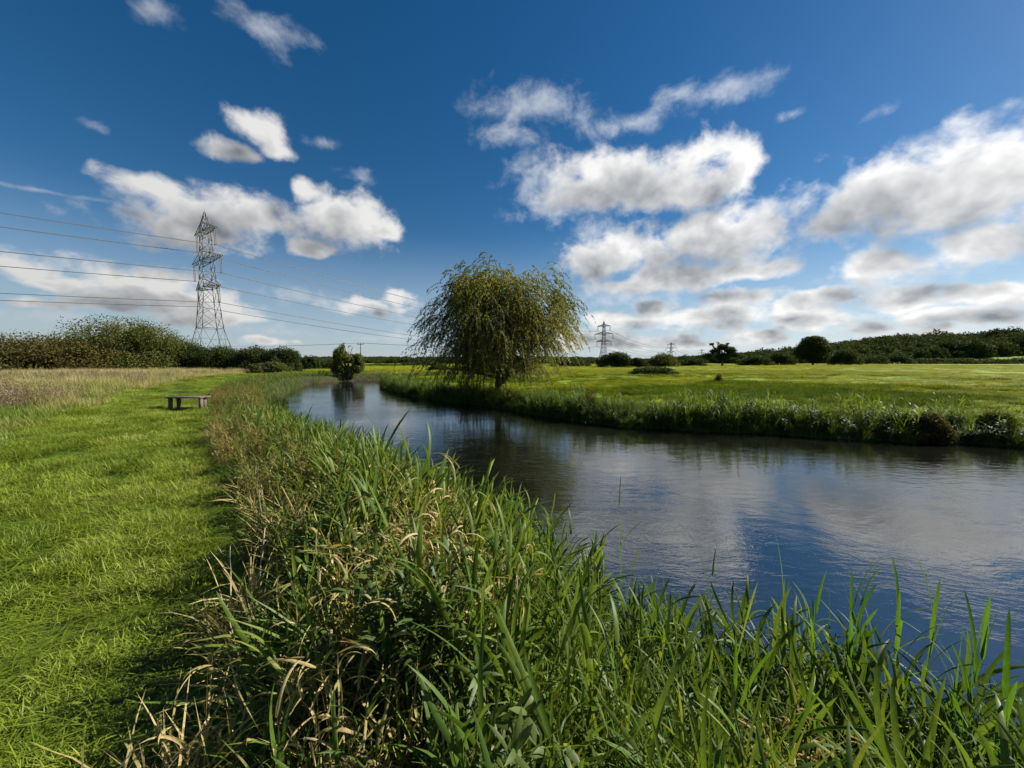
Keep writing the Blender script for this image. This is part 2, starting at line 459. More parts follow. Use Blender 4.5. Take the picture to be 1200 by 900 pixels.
# water: dark peaty body, sky mirrored by small wind and current ripples
m, n, out = mat_base('river_water')
g = n.new('ShaderNodeNewGeometry'); pos = g.outputs['Position']
flow = n.vmath('ADD', pos, n.vmath('SCALE', n.noise(pos, .35, 2, .5, out='Color')))
flow.node.inputs[1].links[0].from_node.inputs['Scale'].default_value = 1.2
r1 = n.noise(n.vmath('MULTIPLY', flow, (2.2, 5.0, 1)), 1.0, 4, .6, .6)
r2 = n.noise(n.vmath('MULTIPLY', flow, (9.0, 15.0, 1)), 1.0, 4, .55, .4)
r3 = n.noise(n.vmath('MULTIPLY', flow, (.5, .9, 1)), 1.0, 3, .5, .3)
calm = n.ss(n.noise(pos, .22, 3, .5), .35, .65, .35, 1.0)
h = n.math('ADD', n.math('MULTIPLY', r1, .010), n.math('MULTIPLY', r2, .0022))
h = n.math('MULTIPLY', h, calm)
h = n.math('ADD', h, n.math('MULTIPLY', r3, .010))
b = n.new('ShaderNodeBump'); b.inputs['Strength'].default_value = 1.0; b.inputs['Distance'].default_value = 1.0
n.t.links.new(h, b.inputs['Height'])
p = n.new('ShaderNodeBsdfPrincipled')
c = n.ramp(n.noise(pos, .8, 4, .6), [(.35, (.003, .004, .003)), (.65, (.008, .009, .005))])
n.t.links.new(c, p.inputs['Base Color'])
p.inputs['Roughness'].default_value = .05; p.inputs['IOR'].default_value = 2.9
n.t.links.new(b.outputs[0], p.inputs['Normal'])
n.t.links.new(p.outputs[0], out.inputs[0]); M_WATER = m

# ------------------------------------------------------------------ ground and water
def axis(fine_lo, fine_hi, step, lo, hi, grow=1.09):
    mid = list(np.arange(fine_lo, fine_hi + 1e-6, step))
    up = []; s = step; x = fine_hi
    while x < hi: s *= grow; x += s; up.append(x)
    dn = []; s = step; x = fine_lo
    while x > lo: s *= grow; x -= s; dn.append(x)
    return np.array(dn[::-1] + mid + up)

BOUND = [(-1.1, .6), (-1.2, 1.1), (-1.3, 1.5), (-1.5, 1.9), (-1.83, 2.44), (-2.3, 3.15), (-3.09, 4.12), (-4.67, 5.94), (-6.52, 8.05), (-9.38, 11.38), (-12.37, 15.12), (-17.48, 22.49), (-22.95, 31.73), (-27.34, 41.09)]
bx_ = np.array([q[0] for q in BOUND]); by_ = np.array([q[1] for q in BOUND])
bw_, _f = river(bx_, by_)
def band_width(Y): return np.interp(Y, by_, bw_)
MEAD = [(-4.6, 1.0), (-5.6, 3.2), (-7.2, 5.05), (-10.02, 7.2), (-13.11, 10.51), (-16.38, 15.12), (-21.72, 22.49), (-29, 33.24), (-35, 44), (-36, 50)]
mx_ = np.array([q[0] for q in MEAD]); my_ = np.array([q[1] for q in MEAD])
def meadow_x(Y): return np.interp(Y, my_, mx_)

xs = axis(-24, 22, .22, -3200, 3200); ys = axis(-2, 46, .22, -120, 4200)
X, Y = np.meshgrid(xs, ys)
Z = ground_z(X, Y)
d, far = river(X, Y)
rr = np.hypot(X, Y)
gt = np.where(far | (X > 60), .2 + .8 * sstep(d, .2, 1.5), np.where(d < band_width(Y), .25 * sstep(d, 0, 2), .5))
gt = np.where(~far & (Y > 70), 1.0, gt)
nx, ny = len(xs), len(ys)
idx = np.arange(nx * ny).reshape(ny, nx)
q = np.stack([idx[:-1, :-1], idx[:-1, 1:], idx[1:, 1:], idx[1:, :-1]], -1).reshape(-1, 4)
me = quads_mesh('ground', np.stack([X, Y, Z], -1).reshape(-1, 3), q, gt.ravel(), True)
tag(link('ground', me, M_TURF), kind='structure')

wv = [(-60, -40, WATER), (90, -40, WATER), (90, 80, WATER), (-60, 80, WATER)]
tag(link('river_water', quads_mesh('river_water', wv, [(0, 1, 2, 3)]), M_WATER), kind='structure')

# ------------------------------------------------------------------ blades
def blades(n, base, az, th0, curve, length, width, segs=5, fold=.25, twist=0.0, droop_pow=1.0, root=.5):
    """n curved tapering grass blades as one array: three vertices across, folded along the midrib"""
    base = np.asarray(base, float)
    S = segs + 1
    t = np.linspace(0, 1, S)
    az = np.broadcast_to(az, (n,)); th0 = np.broadcast_to(th0, (n,)); curve = np.broadcast_to(curve, (n,)); length = np.broadcast_to(length, (n,)); width = np.broadcast_to(width, (n,))
    tw = np.broadcast_to(twist, (n,))
    th = th0[:, None] + curve[:, None] * (t[None, :] ** droop_pow)
    ds = (length / segs)[:, None]
    hz = np.concatenate([np.zeros((n, 1)), np.cumsum(np.sin(th[:, :-1]) * ds, 1)], 1)
    vz = np.concatenate([np.zeros((n, 1)), np.cumsum(np.cos(th[:, :-1]) * ds, 1)], 1)
    dirx, diry = np.cos(az)[:, None], np.sin(az)[:, None]
    cx = base[:, 0:1] + hz * dirx; cy = base[:, 1:2] + hz * diry; cz = base[:, 2:3] + vz
    prof = np.minimum(1, root + t * 5) * np.sqrt(np.clip(1 - t ** 2.4, 0.0004, 1))
    wd = width[:, None] * prof[None, :] * .5
    # side direction turned about the tangent by the twist
    nxv = np.cos(th) * dirx; nyv = np.cos(th) * diry; nzv = -np.sin(th)
    ph = tw[:, None] * (.2 + t[None, :])
    sx = np.cos(ph) * -diry + np.sin(ph) * nxv; sy = np.cos(ph) * dirx + np.sin(ph) * nyv; sz = np.sin(ph) * nzv
    mx2 = -np.sin(ph) * -diry + np.cos(ph) * nxv; my2 = -np.sin(ph) * dirx + np.cos(ph) * nyv; mz2 = np.cos(ph) * nzv
    if fold > 0:
        k = 3
        V = np.empty((n, S, 3, 3))
        for j, sgn in ((0, -1), (2, 1)):
            V[:, :, j, 0] = cx + sx * wd * sgn + mx2 * wd * fold; V[:, :, j, 1] = cy + sy * wd * sgn + my2 * wd * fold; V[:, :, j, 2] = cz + sz * wd * sgn + mz2 * wd * fold
        V[:, :, 1, 0] = cx; V[:, :, 1, 1] = cy; V[:, :, 1, 2] = cz
    else:
        k = 2
        V = np.empty((n, S, 2, 3))
        for j, sgn in ((0, -1), (1, 1)):
            V[:, :, j, 0] = cx + sx * wd * sgn; V[:, :, j, 1] = cy + sy * wd * sgn; V[:, :, j, 2] = cz + sz * wd * sgn
    V = V.reshape(-1, 3)
    i = np.arange(n)[:, None, None] * (S * k); s = np.arange(segs)[None, :, None] * k; c = np.arange(k - 1)[None, None, :]
    a = (i + s + c)
    Q = np.stack([a, a + 1, a + 1 + k, a + k], -1).reshape(-1, 4)
    return V, Q, S * k

class Soup:
    def __init__(s): s.v = []; s.q = []; s.t = []; s.n = 0
    def add(s, V, Q, tint):
        s.v.append(V); s.q.append(Q + s.n); s.t.append(np.broadcast_to(tint, (len(V),))); s.n += len(V)
    def blades(s, n, base, tint, **kw):
        V, Q, per = blades(n, base, **kw)
        s.add(V, Q, np.repeat(np.broadcast_to(tint, (n,)), per))
    def mesh(s, name, smooth=True): return quads_mesh(name, np.concatenate(s.v), np.concatenate(s.q), np.concatenate(s.t), smooth)

def disc(n, r, rg):
    a = rg.uniform(0, 2 * np.pi, n); d = r * np.sqrt(rg.uniform(0, 1, n))
    return np.stack([d * np.cos(a), d * np.sin(a), np.zeros(n)], -1)

def protos(name, count, fn, mats):
    col = bpy.data.collections.new(name)
    for k in range(count):
        ob_me = fn(k)
        for mm in mats: ob_me.materials.append(mm)
        o = bpy.data.objects.new('%s_%02d' % (name, k), ob_me)
        col.objects.link(o)
    return col

_gn = {}
def scatter_group(col):
    if col.name in _gn: return _gn[col.name]
    ng = bpy.data.node_groups.new('scatter_' + col.name, 'GeometryNodeTree')
    ng.interface.new_socket('Geometry', in_out='INPUT', socket_type='NodeSocketGeometry')
    ng.interface.new_socket('Geometry', in_out='OUTPUT', socket_type='NodeSocketGeometry')
    gi = ng.nodes.new('NodeGroupInput'); go = ng.nodes.new('NodeGroupOutput')
    ci = ng.nodes.new('GeometryNodeCollectionInfo'); ci.inputs['Collection'].default_value = col
    ci.inputs['Separate Children'].default_value = True; ci.inputs['Reset Children'].default_value = True
    ip = ng.nodes.new('GeometryNodeInstanceOnPoints'); ip.inputs['Pick Instance'].default_value = True
    def attr(nm, typ):
        a = ng.nodes.new('GeometryNodeInputNamedAttribute'); a.data_type = typ; a.inputs['Name'].default_value = nm
        return a.outputs['Attribute']
    e2r = ng.nodes.new('FunctionNodeEulerToRotation')
    L = ng.links.new
    L(gi.outputs[0], ip.inputs['Points']); L(ci.outputs[0], ip.inputs['Instance'])
    L(attr('idx', 'INT'), ip.inputs['Instance Index'])
    L(attr('rot', 'FLOAT_VECTOR'), e2r.inputs[0]); L(e2r.outputs[0], ip.inputs['Rotation'])
    L(attr('scl', 'FLOAT_VECTOR'), ip.inputs['Scale'])
    L(ip.outputs[0], go.inputs[0])
    _gn[col.name] = ng
    return ng

def scatter(name, col, pts, scl, var, rg, tilt=.12, label=None, parent=None, rotz=None):
    n = len(pts)
    me = bpy.data.meshes.new(name)
    me.vertices.add(n); me.vertices.foreach_set('co', np.asarray(pts, np.float32).ravel())
    rot = np.stack([rg.normal(0, tilt, n), rg.normal(0, tilt, n), rg.uniform(0, 2 * np.pi, n) if rotz is None else rotz], -1)
    scl = np.asarray(scl, float)
    if scl.ndim == 1: scl = np.stack([scl, scl, scl], -1)
    for nm, typ, key, dat in (('idx', 'INT', 'value', rg.integers(0, len(col.objects), n).astype(np.int32)), ('rot', 'FLOAT_VECTOR', 'vector', rot.astype(np.float32).ravel()),
                              ('scl', 'FLOAT_VECTOR', 'vector', scl.astype(np.float32).ravel()), ('var', 'FLOAT', 'value', np.clip(var, 0, 1).astype(np.float32))):
        a = me.attributes.new(nm, typ, 'POINT'); a.data.foreach_set(key, dat)
    o = link(name, me, None, parent)
    md = o.modifiers.new('scatter', 'NODES'); md.node_group = scatter_group(col)
    o['kind'] = 'stuff'
    if label: o['label'] = label
    return o

# proto plants --------------------------------------------------------------
def p_mown(k):
    rg = np.random.default_rng(100 + k); s = Soup()
    n = 200
    flow = rg.uniform(0, 6.28)
    s.blades(n, disc(n, .19, rg) + [0, 0, -.015], rg.uniform(0, .8, n), az=flow + rg.normal(0, 1.1, n), th0=rg.uniform(.35, 1.15, n), curve=rg.uniform(.1, .9, n), length=rg.uniform(.05, .13, n), width=rg.uniform(.003, .0065, n), segs=3, fold=0, twist=rg.uniform(-.6, .6, n))
    n = 26   # clippings lying on top
    b = disc(n, .2, rg); b[:, 2] = rg.uniform(.02, .045, n)
    s.blades(n, b, rg.uniform(.45, 1, n), az=flow + rg.normal(0, .9, n), th0=rg.uniform(1.3, 1.55, n), curve=rg.uniform(0, .5, n), length=rg.uniform(.08, .2, n), width=rg.uniform(.003, .006, n), segs=3, fold=0)
    n = 14   # small broad leaves (clover, plantain)
    b = disc(n, .18, rg)
    s.blades(n, b, rg.uniform(.2, .7, n), az=rg.uniform(0, 6.28, n), th0=rg.uniform(.7, 1.3, n), curve=.4, length=rg.uniform(.03, .06, n), width=rg.uniform(.012, .02, n), segs=3, fold=.2)
    return s.mesh('mown')
PC_MOWN = protos('mown', 7, p_mown, [M_MOWN])

def p_reed(dry):
    def fn(k):
        rg = np.random.default_rng(300 + k + 50 * dry); s = Soup()
        H = rg.uniform(.52, .78)
        lean = rg.uniform(0, .18); laz = rg.uniform(0, 6.28)
        lx, ly = math.cos(laz) * math.sin(lean), math.sin(laz) * math.sin(lean)
        s.blades(2, np.zeros((2, 3)), rg.uniform(.2, .5), az=np.array([laz, laz + 1.57]), th0=lean, curve=.1, length=H * .95, width=.009, segs=4, fold=0, root=1)
        nl = rg.integers(8, 12)
        t = np.linspace(.12, .97, nl)
        base = np.stack([t * H * lx * 1.1, t * H * ly * 1.1, t * H * math.cos(lean)], -1)
        phase = rg.uniform(0, 6.28)
        az = phase + np.arange(nl) * 3.1 + rg.normal(0, .55, nl)
        top = t ** 3
        th0 = rg.uniform(.25, .6, nl) * (1 - .6 * top)
        cur = rg.uniform(.6, 2.3, nl) * (1 - .45 * top)
        if dry: cur = cur * 1.4 + .3; th0 = th0 + .3
        if dry:
            nl = 17; t = rg.uniform(.15, 1, nl)
            base = np.stack([t * H * lx * 1.1 + rg.normal(0, .03, nl), t * H * ly * 1.1 + rg.normal(0, .03, nl), t * H * math.cos(lean)], -1)
            s.blades(nl, base, rg.uniform(0, 1, nl), az=rg.uniform(0, 6.28, nl), th0=rg.uniform(.2, 1.5, nl), curve=rg.uniform(.3, 2.6, nl), length=rg.uniform(.10, .27, nl), width=rg.uniform(.006, .015, nl), segs=7, fold=.45, twist=rg.uniform(-3.5, 3.5, nl), droop_pow=1.6)
            return s.mesh('reed')
        s.blades(nl, base, np.clip(rg.normal(.45, .22, nl) + (.35 if rg.uniform() < .15 else 0) * (1 - t), 0, 1), az=az, th0=th0, curve=cur, length=rg.uniform(.24, .44, nl), width=rg.uniform(.014, .027, nl), segs=7, fold=.3, twist=rg.uniform(-1.2, 1.2, nl) * (1.6 if dry else .7), droop_pow=1.3)
        return s.mesh('reed')
    return fn
PC_REED = protos('reeds', 12, p_reed(False), [M_REED])
PC_DRYR = protos('dry_reeds', 6, p_reed(True), [M_DRY])

def p_tuft(k):    # long grass of the bank
    rg = np.random.default_rng(500 + k); s = Soup(); n = 70
    s.blades(n, disc(n, .12, rg), rg.uniform(.1, .9, n), az=rg.uniform(0, 6.28, n), th0=rg.uniform(.05, .5, n), curve=rg.uniform(.3, 1.6, n), length=rg.uniform(.25, .6, n), width=rg.uniform(.006, .013, n), segs=5, fold=0, twist=rg.uniform(-1, 1, n))
    return s.mesh('tuft')
PC_TUFT = protos('bank_tufts', 6, p_tuft, [M_REED])
PC_DRYT = protos('dry_tufts', 5, lambda k: p_tuft(k + 20), [M_DRY])

def p_herb(k):    # bushy leafy stems, small leaves, some seed spikes
    rg = np.random.default_rng(600 + k); s = Soup()
    for j in range(5):
        b = disc(1, .09, rg)[0]; H = rg.uniform(.35, .65); az = rg.uniform(0, 6.28); ln = rg.uniform(0, .35)
        dx_, dy_ = math.cos(az) * math.sin(ln), math.sin(az) * math.sin(ln)
        s.blades(1, b[None], .8, az=az, th0=ln, curve=.05, length=H, width=.006, segs=3, fold=0, root=1)
        nl = 34; t = rg.uniform(.15, 1, nl)
        base = np.stack([b[0] + dx_ * t * H, b[1] + dy_ * t * H, t * H * math.cos(ln)], -1)
        s.blades(nl, base, rg.uniform(0, 1, nl) * .8 + .1, az=rg.uniform(0, 6.28, nl), th0=rg.uniform(.4, 1.3, nl), curve=rg.uniform(.2, 1.2, nl), length=rg.uniform(.04, .10, nl), width=rg.uniform(.010, .022, nl), segs=3, fold=.2)
    return s.mesh('herb')
PC_HERB = protos('herbs', 6, p_herb, [M_HERB])

PC_DOCK = protos('docks', 4, lambda k: p_herb(k + 30), [M_DARKHERB])

def p_meadow(k):
    rg = np.random.default_rng(700 + k); s = Soup(); n = 80
    s.blades(n, disc(n, .28, rg), rg.uniform(0, .85, n), az=rg.uniform(0, 6.28, n), th0=rg.uniform(.02, .4, n), curve=rg.uniform(.1, 1.1, n), length=rg.uniform(.3, .75, n), width=rg.uniform(.005, .010, n), segs=4, fold=0)
    n = 10
    b = disc(n, .26, rg); H = rg.uniform(.55, .85, n)
    s.blades(n, b, 1.0, az=rg.uniform(0, 6.28, n), th0=.05, curve=.15, length=H, width=.004, segs=2, fold=0, root=1)
    return s.mesh('meadow')
PC_MEAD = protos('meadow', 6, p_meadow, [M_MEADOW])

def p_seed(k):    # rusty seed heads of dock and thistle
    rg = np.random.default_rng(800 + k); s = Soup()
    for j in range(4):
        b = disc(1, .2, rg)[0]; H = rg.uniform(.6, .95)
        s.blades(2, np.stack([b, b]), .5, az=np.array([0, 1.6]), th0=.03, curve=.0, length=H, width=.007, segs=2, fold=0, root=1)
        nl = 60; t = rg.uniform(.5, 1, nl)
        base = np.stack([b[0] + rg.normal(0, .03, nl), b[1] + rg.normal(0, .03, nl), t * H], -1)
        s.blades(nl, base, rg.uniform(0, 1, nl), az=rg.uniform(0, 6.28, nl), th0=rg.uniform(.2, 1.3, nl), curve=.6, length=rg.uniform(.02, .06, nl), width=rg.uniform(.012, .025, nl), segs=2, fold=0)
    return s.mesh('seed')
PC_SEED = protos('seeds', 4, p_seed, [M_SEED])

def p_field(k):
    rg = np.random.default_rng(900 + k); s = Soup(); n = 90
    b = disc(n, .3, rg)
    lean = rg.uniform(0, 6.28)
    s.blades(n, b, rg.uniform(.1, .9, n), az=lean + rg.normal(0, 1.3, n), th0=rg.uniform(.1, .7, n), curve=rg.uniform(.4, 1.5, n), length=rg.uniform(.14, .34, n), width=rg.uniform(.007, .014, n), segs=3, fold=0)
    return s.mesh('field')
PC_FIELD = protos('tussocks', 6, p_field, [M_FIELD])

# ------------------------------------------------------------------ scattering the ground cover
def rand_pts(n, x0, x1, y0, y1, rg, near=False):
    return rg.uniform(x0, x1, n), rg.uniform(y0, y1, n)

def place(X, Y, dz=0.0): return np.stack([X, Y, ground_z(X, Y) + dz], -1)
def in_view(X, Y, m=1.6): return np.abs(X) < 1.45 * Y + m

def zone(n, box, cond, seed):
    rg = np.random.default_rng(seed)
    X = rg.uniform(box[0], box[1], n); Y = rg.uniform(box[2], box[3], n)
    d, far = river(X, Y)
    k = cond(X, Y, d, far, rg) & in_view(X, Y)
    return X[k], Y[k], d[k], far[k], rg

def is_path(X, Y, d, far): return (~far) & (d > band_width(Y) * .93) & (X > meadow_x(Y) - .5) & (Y < 60) & ~((Y > 47) & (X > -22))

# mown path
lst = []
for (n, box, sc, lo, hi, seed) in ((4300, (-9, 1, .4, 7), (.8, 1.15), 0, 6.5, 1), (14000, (-26, 0, 2, 20), (1.0, 1.4), 6, 18, 2), (15000, (-60, 5, 10, 58), (1.9, 2.7), 17, 62, 3)):
    X, Y, d, far, rg = zone(n, box, lambda X, Y, d, far, rg: is_path(X, Y, d, far) & (np.hypot(X, Y) > lo) & (np.hypot(X, Y) < hi), seed)
    s = rg.uniform(*sc, len(X))
    lumpy = sstep(fbm(X * 2.3, Y * 2.3, 8, 3), .28, .72)
    v = -.26 + 1.05 * fbm(X * 1.1, Y * 1.1, 31, 4) + .45 * lumpy + rg.normal(0, .10, len(X))
    zs = np.minimum(s, 1.25) * (.22 + 1.15 * lumpy) * (1 if sc[0] < 1.5 else .8)
    lst.append((place(X, Y), np.stack([s, s, zs], -1), v))
rg = np.random.default_rng(5)
scatter('mown_grass', PC_MOWN, np.concatenate([a[0] for a in lst]), np.concatenate([a[1] for a in lst]), np.concatenate([a[2] for a in lst]), rg, .1, 'short mown grass with loose clippings along the riverside path')

# tall meadow grass on the left
X, Y, d, far, rg = zone(26000, (-95, 0, 1, 60), lambda X, Y, d, far, rg: (~far) & (X < meadow_x(Y)) & (rg.uniform(0, 1, len(X)) < np.clip(14 / (6 + np.hypot(X, Y)), .25, 1)), 12)
r_ = np.hypot(X, Y)
s = np.interp(r_, [6, 25, 70], [.9, 1.15, 1.7]) * rg.uniform(.8, 1.25, len(X))
edge = sstep(meadow_x(Y) - X, 0, 2.5)
zs = s * (.4 + .6 * edge) * np.interp(r_, [5, 14, 70], [.75, 1.0, .62])
v = np.interp(r_, [8, 15, 24, 60], [.08, .3, .68, .85]) + (fbm(X * .35, Y * .35, 41, 3) - .5) * .9
scatter('meadow_grass', PC_MEAD, place(X, Y), np.stack([s, s, zs], -1), v, rg, .1, 'tall straw coloured meadow grass left of the mown path')
X, Y, d, far, rg = zone(9000, (-70, -6, 3, 46), lambda X, Y, d, far, rg: (~far) & (X < meadow_x(Y) - 1.0) & (fbm(X * .16, Y * .16, 44, 3) + .18 * sstep(np.hypot(X, Y), 10, 16) - .3 * sstep(Y, 24, 36) > .55), 13)
scatter('dock_seed_heads', PC_SEED, place(X, Y), rg.uniform(.75, 1.1, len(X)), rg.uniform(0, 1, len(X)), rg, .1, 'rusty brown dock and thistle seed heads in the tall meadow')

# near bank
def bank_cond(X, Y, d, far): return (~far) & (d > -.12 - .40 * sstep(X, .9, 1.6)) & (d < band_width(Y)) & (np.hypot(X, Y) > .85)
def near_only(X, Y, d, far, rg): return bank_cond(X, Y, d, far) & (Y < 48)
nb = 20000
X, Y, d, far, rg = zone(nb, (-9, 5.5, -.6, 9), near_only, 21)
q_ = d / band_width(Y)
hgt = lambda X, Y, q: (1.12 - .25 * q)
dryness = fbm(X * 1.6, Y * 1.6, 51, 3)
tanp = 1.25 * np.exp(-(((X + .58) / .42) ** 2 + ((Y - 1.75) / .75) ** 2)) + .75 * np.exp(-(((X - 1.15) / .35) ** 2 + ((Y - 1.35) / .3) ** 2)) + .6 * np.exp(-(((X + .9) / .45) ** 2 + ((Y - 3.6) / .8) ** 2))
u = rg.uniform(0, 1, len(X))
keep_tall = u < np.clip(1.15 - q_ * 1.25 + .45 * (Y < 3.0) * (X < .2) * (q_ < .88), .05, 1) * np.interp(X, [.2, 1.2], [.64, .92])
brown = (tanp * .95 + (dryness - .60) * .7 > rg.uniform(.1, .7, len(X)))
shortn = np.interp(np.hypot(X, Y), [.85, 1.3, 2.5], [.62, .82, 1.0])
A = keep_tall & (~brown | (u < .16))
S = rg.uniform(.8, 1.15, len(X)) * np.interp(q_, [0, .25, .6, 1], [.98, .95, .8, .55]) * shortn * (1 + .5 * np.exp(-((q_ - .66) / .2) ** 2) * (Y < 3.2)) * np.interp(X, [.3, 1.0, 1.8], [1, .88, 1.0])
V = .30 + .5 * dryness + .15 * q_ + rg.normal(0, .1, len(X)) - .12 * (X > 0.6)
scatter('bank_reeds', PC_REED, place(X, Y)[A], S[A], V[A], rg, .26, 'lush green broad-leaved reeds covering the near river bank')
B = brown & (u < .95) & (np.hypot(X, Y) > 1.25)
scatter('dry_bank_reeds', PC_DRYR, place(X, Y)[B], np.maximum(S[B], .75) * 1.0, rg.uniform(0, 1, B.sum()) * .7 + .2 * dryness[B], rg, .35, 'tan dead reed leaves tangled among the green on the near bank')
X, Y, d, far, rg = zone(9000, (-9, 5.5, -.6, 9), near_only, 22)
q_ = d / band_width(Y); u = rg.uniform(0, 1, len(X))
A = (u < .34) & ((q_ < .86) | (Y > 2.8) | (u < .10))
scatter('bank_grass', PC_TUFT, place(X, Y)[A], rg.uniform(.6, 1.0, A.sum()) * np.interp(q_[A], [0, .8, 1], [.9, .95, .6]) * (1 + .35 * ((Y[A] < 3.1) & (q_[A] > .42) & (q_[A] < .86))), .25 + .5 * fbm(X[A], Y[A], 61, 3), rg, .2, 'long green grass growing between the reeds of the near bank')
B = (u > .45) & (q_ > .38) & (Y > 2.6) & (u < .45 + .5 * q_)
scatter('bank_herbs', PC_HERB, place(X, Y)[B], rg.uniform(.7, 1.15, B.sum()) * np.interp(Y[B], [6, 9], [1, .75]) * np.interp(q_[B], [.7, 1], [1, .6]), .1 + 1.0 * fbm(X[B] * .9, Y[B] * .9, 62, 3), rg, .15, 'bushy yellowing and browning herbs along the path edge of the bank')
D_ = (u > .88) & (q_ > .3) | (u > .74) & (u < .88) & (np.abs(X + .55) < .4) & (Y < 2.6) & (np.hypot(X, Y) > 1.2)
scatter('dry_bank_grass', PC_DRYT, place(X, Y)[D_], rg.uniform(.6, .95, D_.sum()), rg.uniform(.1, .8, D_.sum()), rg, .2, 'withered pale grass on the near bank')

scatter('bank_mint', PC_DOCK, place(*[np.array(a) for a in zip(*[(-.42, 1.55), (-.36, 1.42), (-.5, 1.48), (-.28, 1.5), (-.33, 1.62), (-.46, 1.66), (-.24, 1.38), (-.55, 1.6)])]) + [0, 0, .1], np.full(8, 1.15), np.full(8, .95), rg, .2, 'small-leaved pale green herb at the foot of the dry reeds')

# the near bank further upstream
X, Y, d, far, rg = zone(60000, (-34, 0, 8.6, 50), lambda X, Y, d, far, rg: bank_cond(X, Y, d, far) & (d < 3.4) & (rg.uniform(0, 1, len(X)) < np.interp(Y, [9, 16, 48], [.9, .75, .4])), 23)
q_ = d / band_width(Y); u = rg.uniform(0, 1, len(X))
gr = fbm(X * .5, Y * .5, 71, 3)
A = (u < .42) & (u < .62 - .55 * q_ * (Y < 22))
scatter('upstream_reeds', PC_REED, place(X, Y)[A], rg.uniform(.7, 1.1, A.sum()) * np.interp(Y[A], [9, 20, 45], [.78, .8, .85]) * (1 - .3 * q_[A]), .25 + .55 * gr[A], rg, .15, 'green reeds lining the near bank as it runs upstream')
B = (u > .6) & (q_ > .3) & (u < .95)
scatter('upstream_herbs', PC_HERB, place(X, Y)[B], rg.uniform(.6, 1.1, B.sum()) * np.interp(q_[B], [.5, 1], [1, .55]), np.where(Y[B] < 20, .3, .05) + .7 * gr[B], rg, .15, 'brown and olive herbs on the near bank as it runs upstream')

# far bank fringe
X, Y, d, far, rg = zone(130000, (-16, 34, 4, 47), lambda X, Y, d, far, rg: far & (d > -.1) & (d < 1.5) & (rg.uniform(0, 1, len(X)) < np.interp(np.hypot(X, Y), [10, 20, 45], [1, .8, .4])), 24)
gap = sstep(X, 13.6, 14.6)
u = rg.uniform(0, 1, len(X))
A = (u < .62) & ((d < 1.15) | (u < .2)) & (u > gap * .6)
hh = .52 + .68 * sstep(fbm(X * .8 + 9, Y * .8, 81, 3), .28, .75)
scatter('far_bank_reeds', PC_REED, place(X, Y)[A], rg.uniform(.8, 1.15, A.sum()) * hh[A] * (1 - .25 * d[A] / 1.5) * (1 - .45 * gap[A]), .28 + .6 * fbm(X[A] * .9, Y[A] * .9, 82, 3) + .15 * d[A], rg, .14, 'bright green reeds fringing the far bank at the waterline')
B = (u > .7)
scatter('far_bank_grass', PC_TUFT, place(X, Y)[B], rg.uniform(.7, 1.15, B.sum()), .25 + .4 * fbm(X[B] * .6, Y[B] * .6, 83, 3), rg, .2, 'long grass spilling over the far bank')

B = (u < .22) & (d < .5)
scatter('far_bank_herbs', PC_DOCK, place(X, Y)[B], rg.uniform(.8, 1.35, B.sum()) * (1 - .4 * gap[B]), rg.uniform(0, 1, B.sum()), rg, .15, 'dark leafy herbs added for the shade at the foot of the far bank')  # added low herbs whose dark colour stands for the backlit shade here

# pasture beyond the river
lst = []
for (n, box, sc, lo, hi, seed) in ((26000, (-20, 60, 6, 44), (.7, 1.2), 0, 34, 31), (24000, (-60, 130, 20, 90), (1.3, 2.0), 32, 85, 32), (24000, (-150, 360, 60, 260), (2.6, 4.4), 82, 300, 33)):
    X, Y, d, far, rg = zone(n, box, lambda X, Y, d, far, rg: (far | (Y > 66) | ((Y > 48) & (X > -22))) & (d > .5) & (np.hypot(X, Y) > lo) & (np.hypot(X, Y) < hi) & ~((X < -30) & (Y < 62)), seed)
    cl = fbm(X * .22, Y * .45, 91, 4)
    k = cl > .22
    X, Y, cl = X[k], Y[k], cl[k]
    s = rg.uniform(*sc, len(X))
    sedge = sstep(fbm(X * .12 + 7, Y * .35, 95, 3), .52, .68) * (np.hypot(X, Y) < 60)
    zs = s * (.3 + .7 * cl) * (.62 + .75 * sedge) * (1.0 if sc[0] < 1 else .5 if sc[0] < 2 else .26)
    v = .20 + .5 * fbm(X * .05, Y * .12, 93, 4) + .32 * sstep(np.hypot(X, Y), 18, 50) - .40 * sedge
    lst.append((place(X, Y), np.stack([s, s, zs], -1), v + rg.normal(0, .15, len(X))))
scatter('pasture_grass', PC_FIELD, np.concatenate([a[0] for a in lst]), np.concatenate([a[1] for a in lst]), np.concatenate([a[2] for a in lst]), np.random.default_rng(6), .1, 'tussocky yellow-green pasture grass beyond the river')

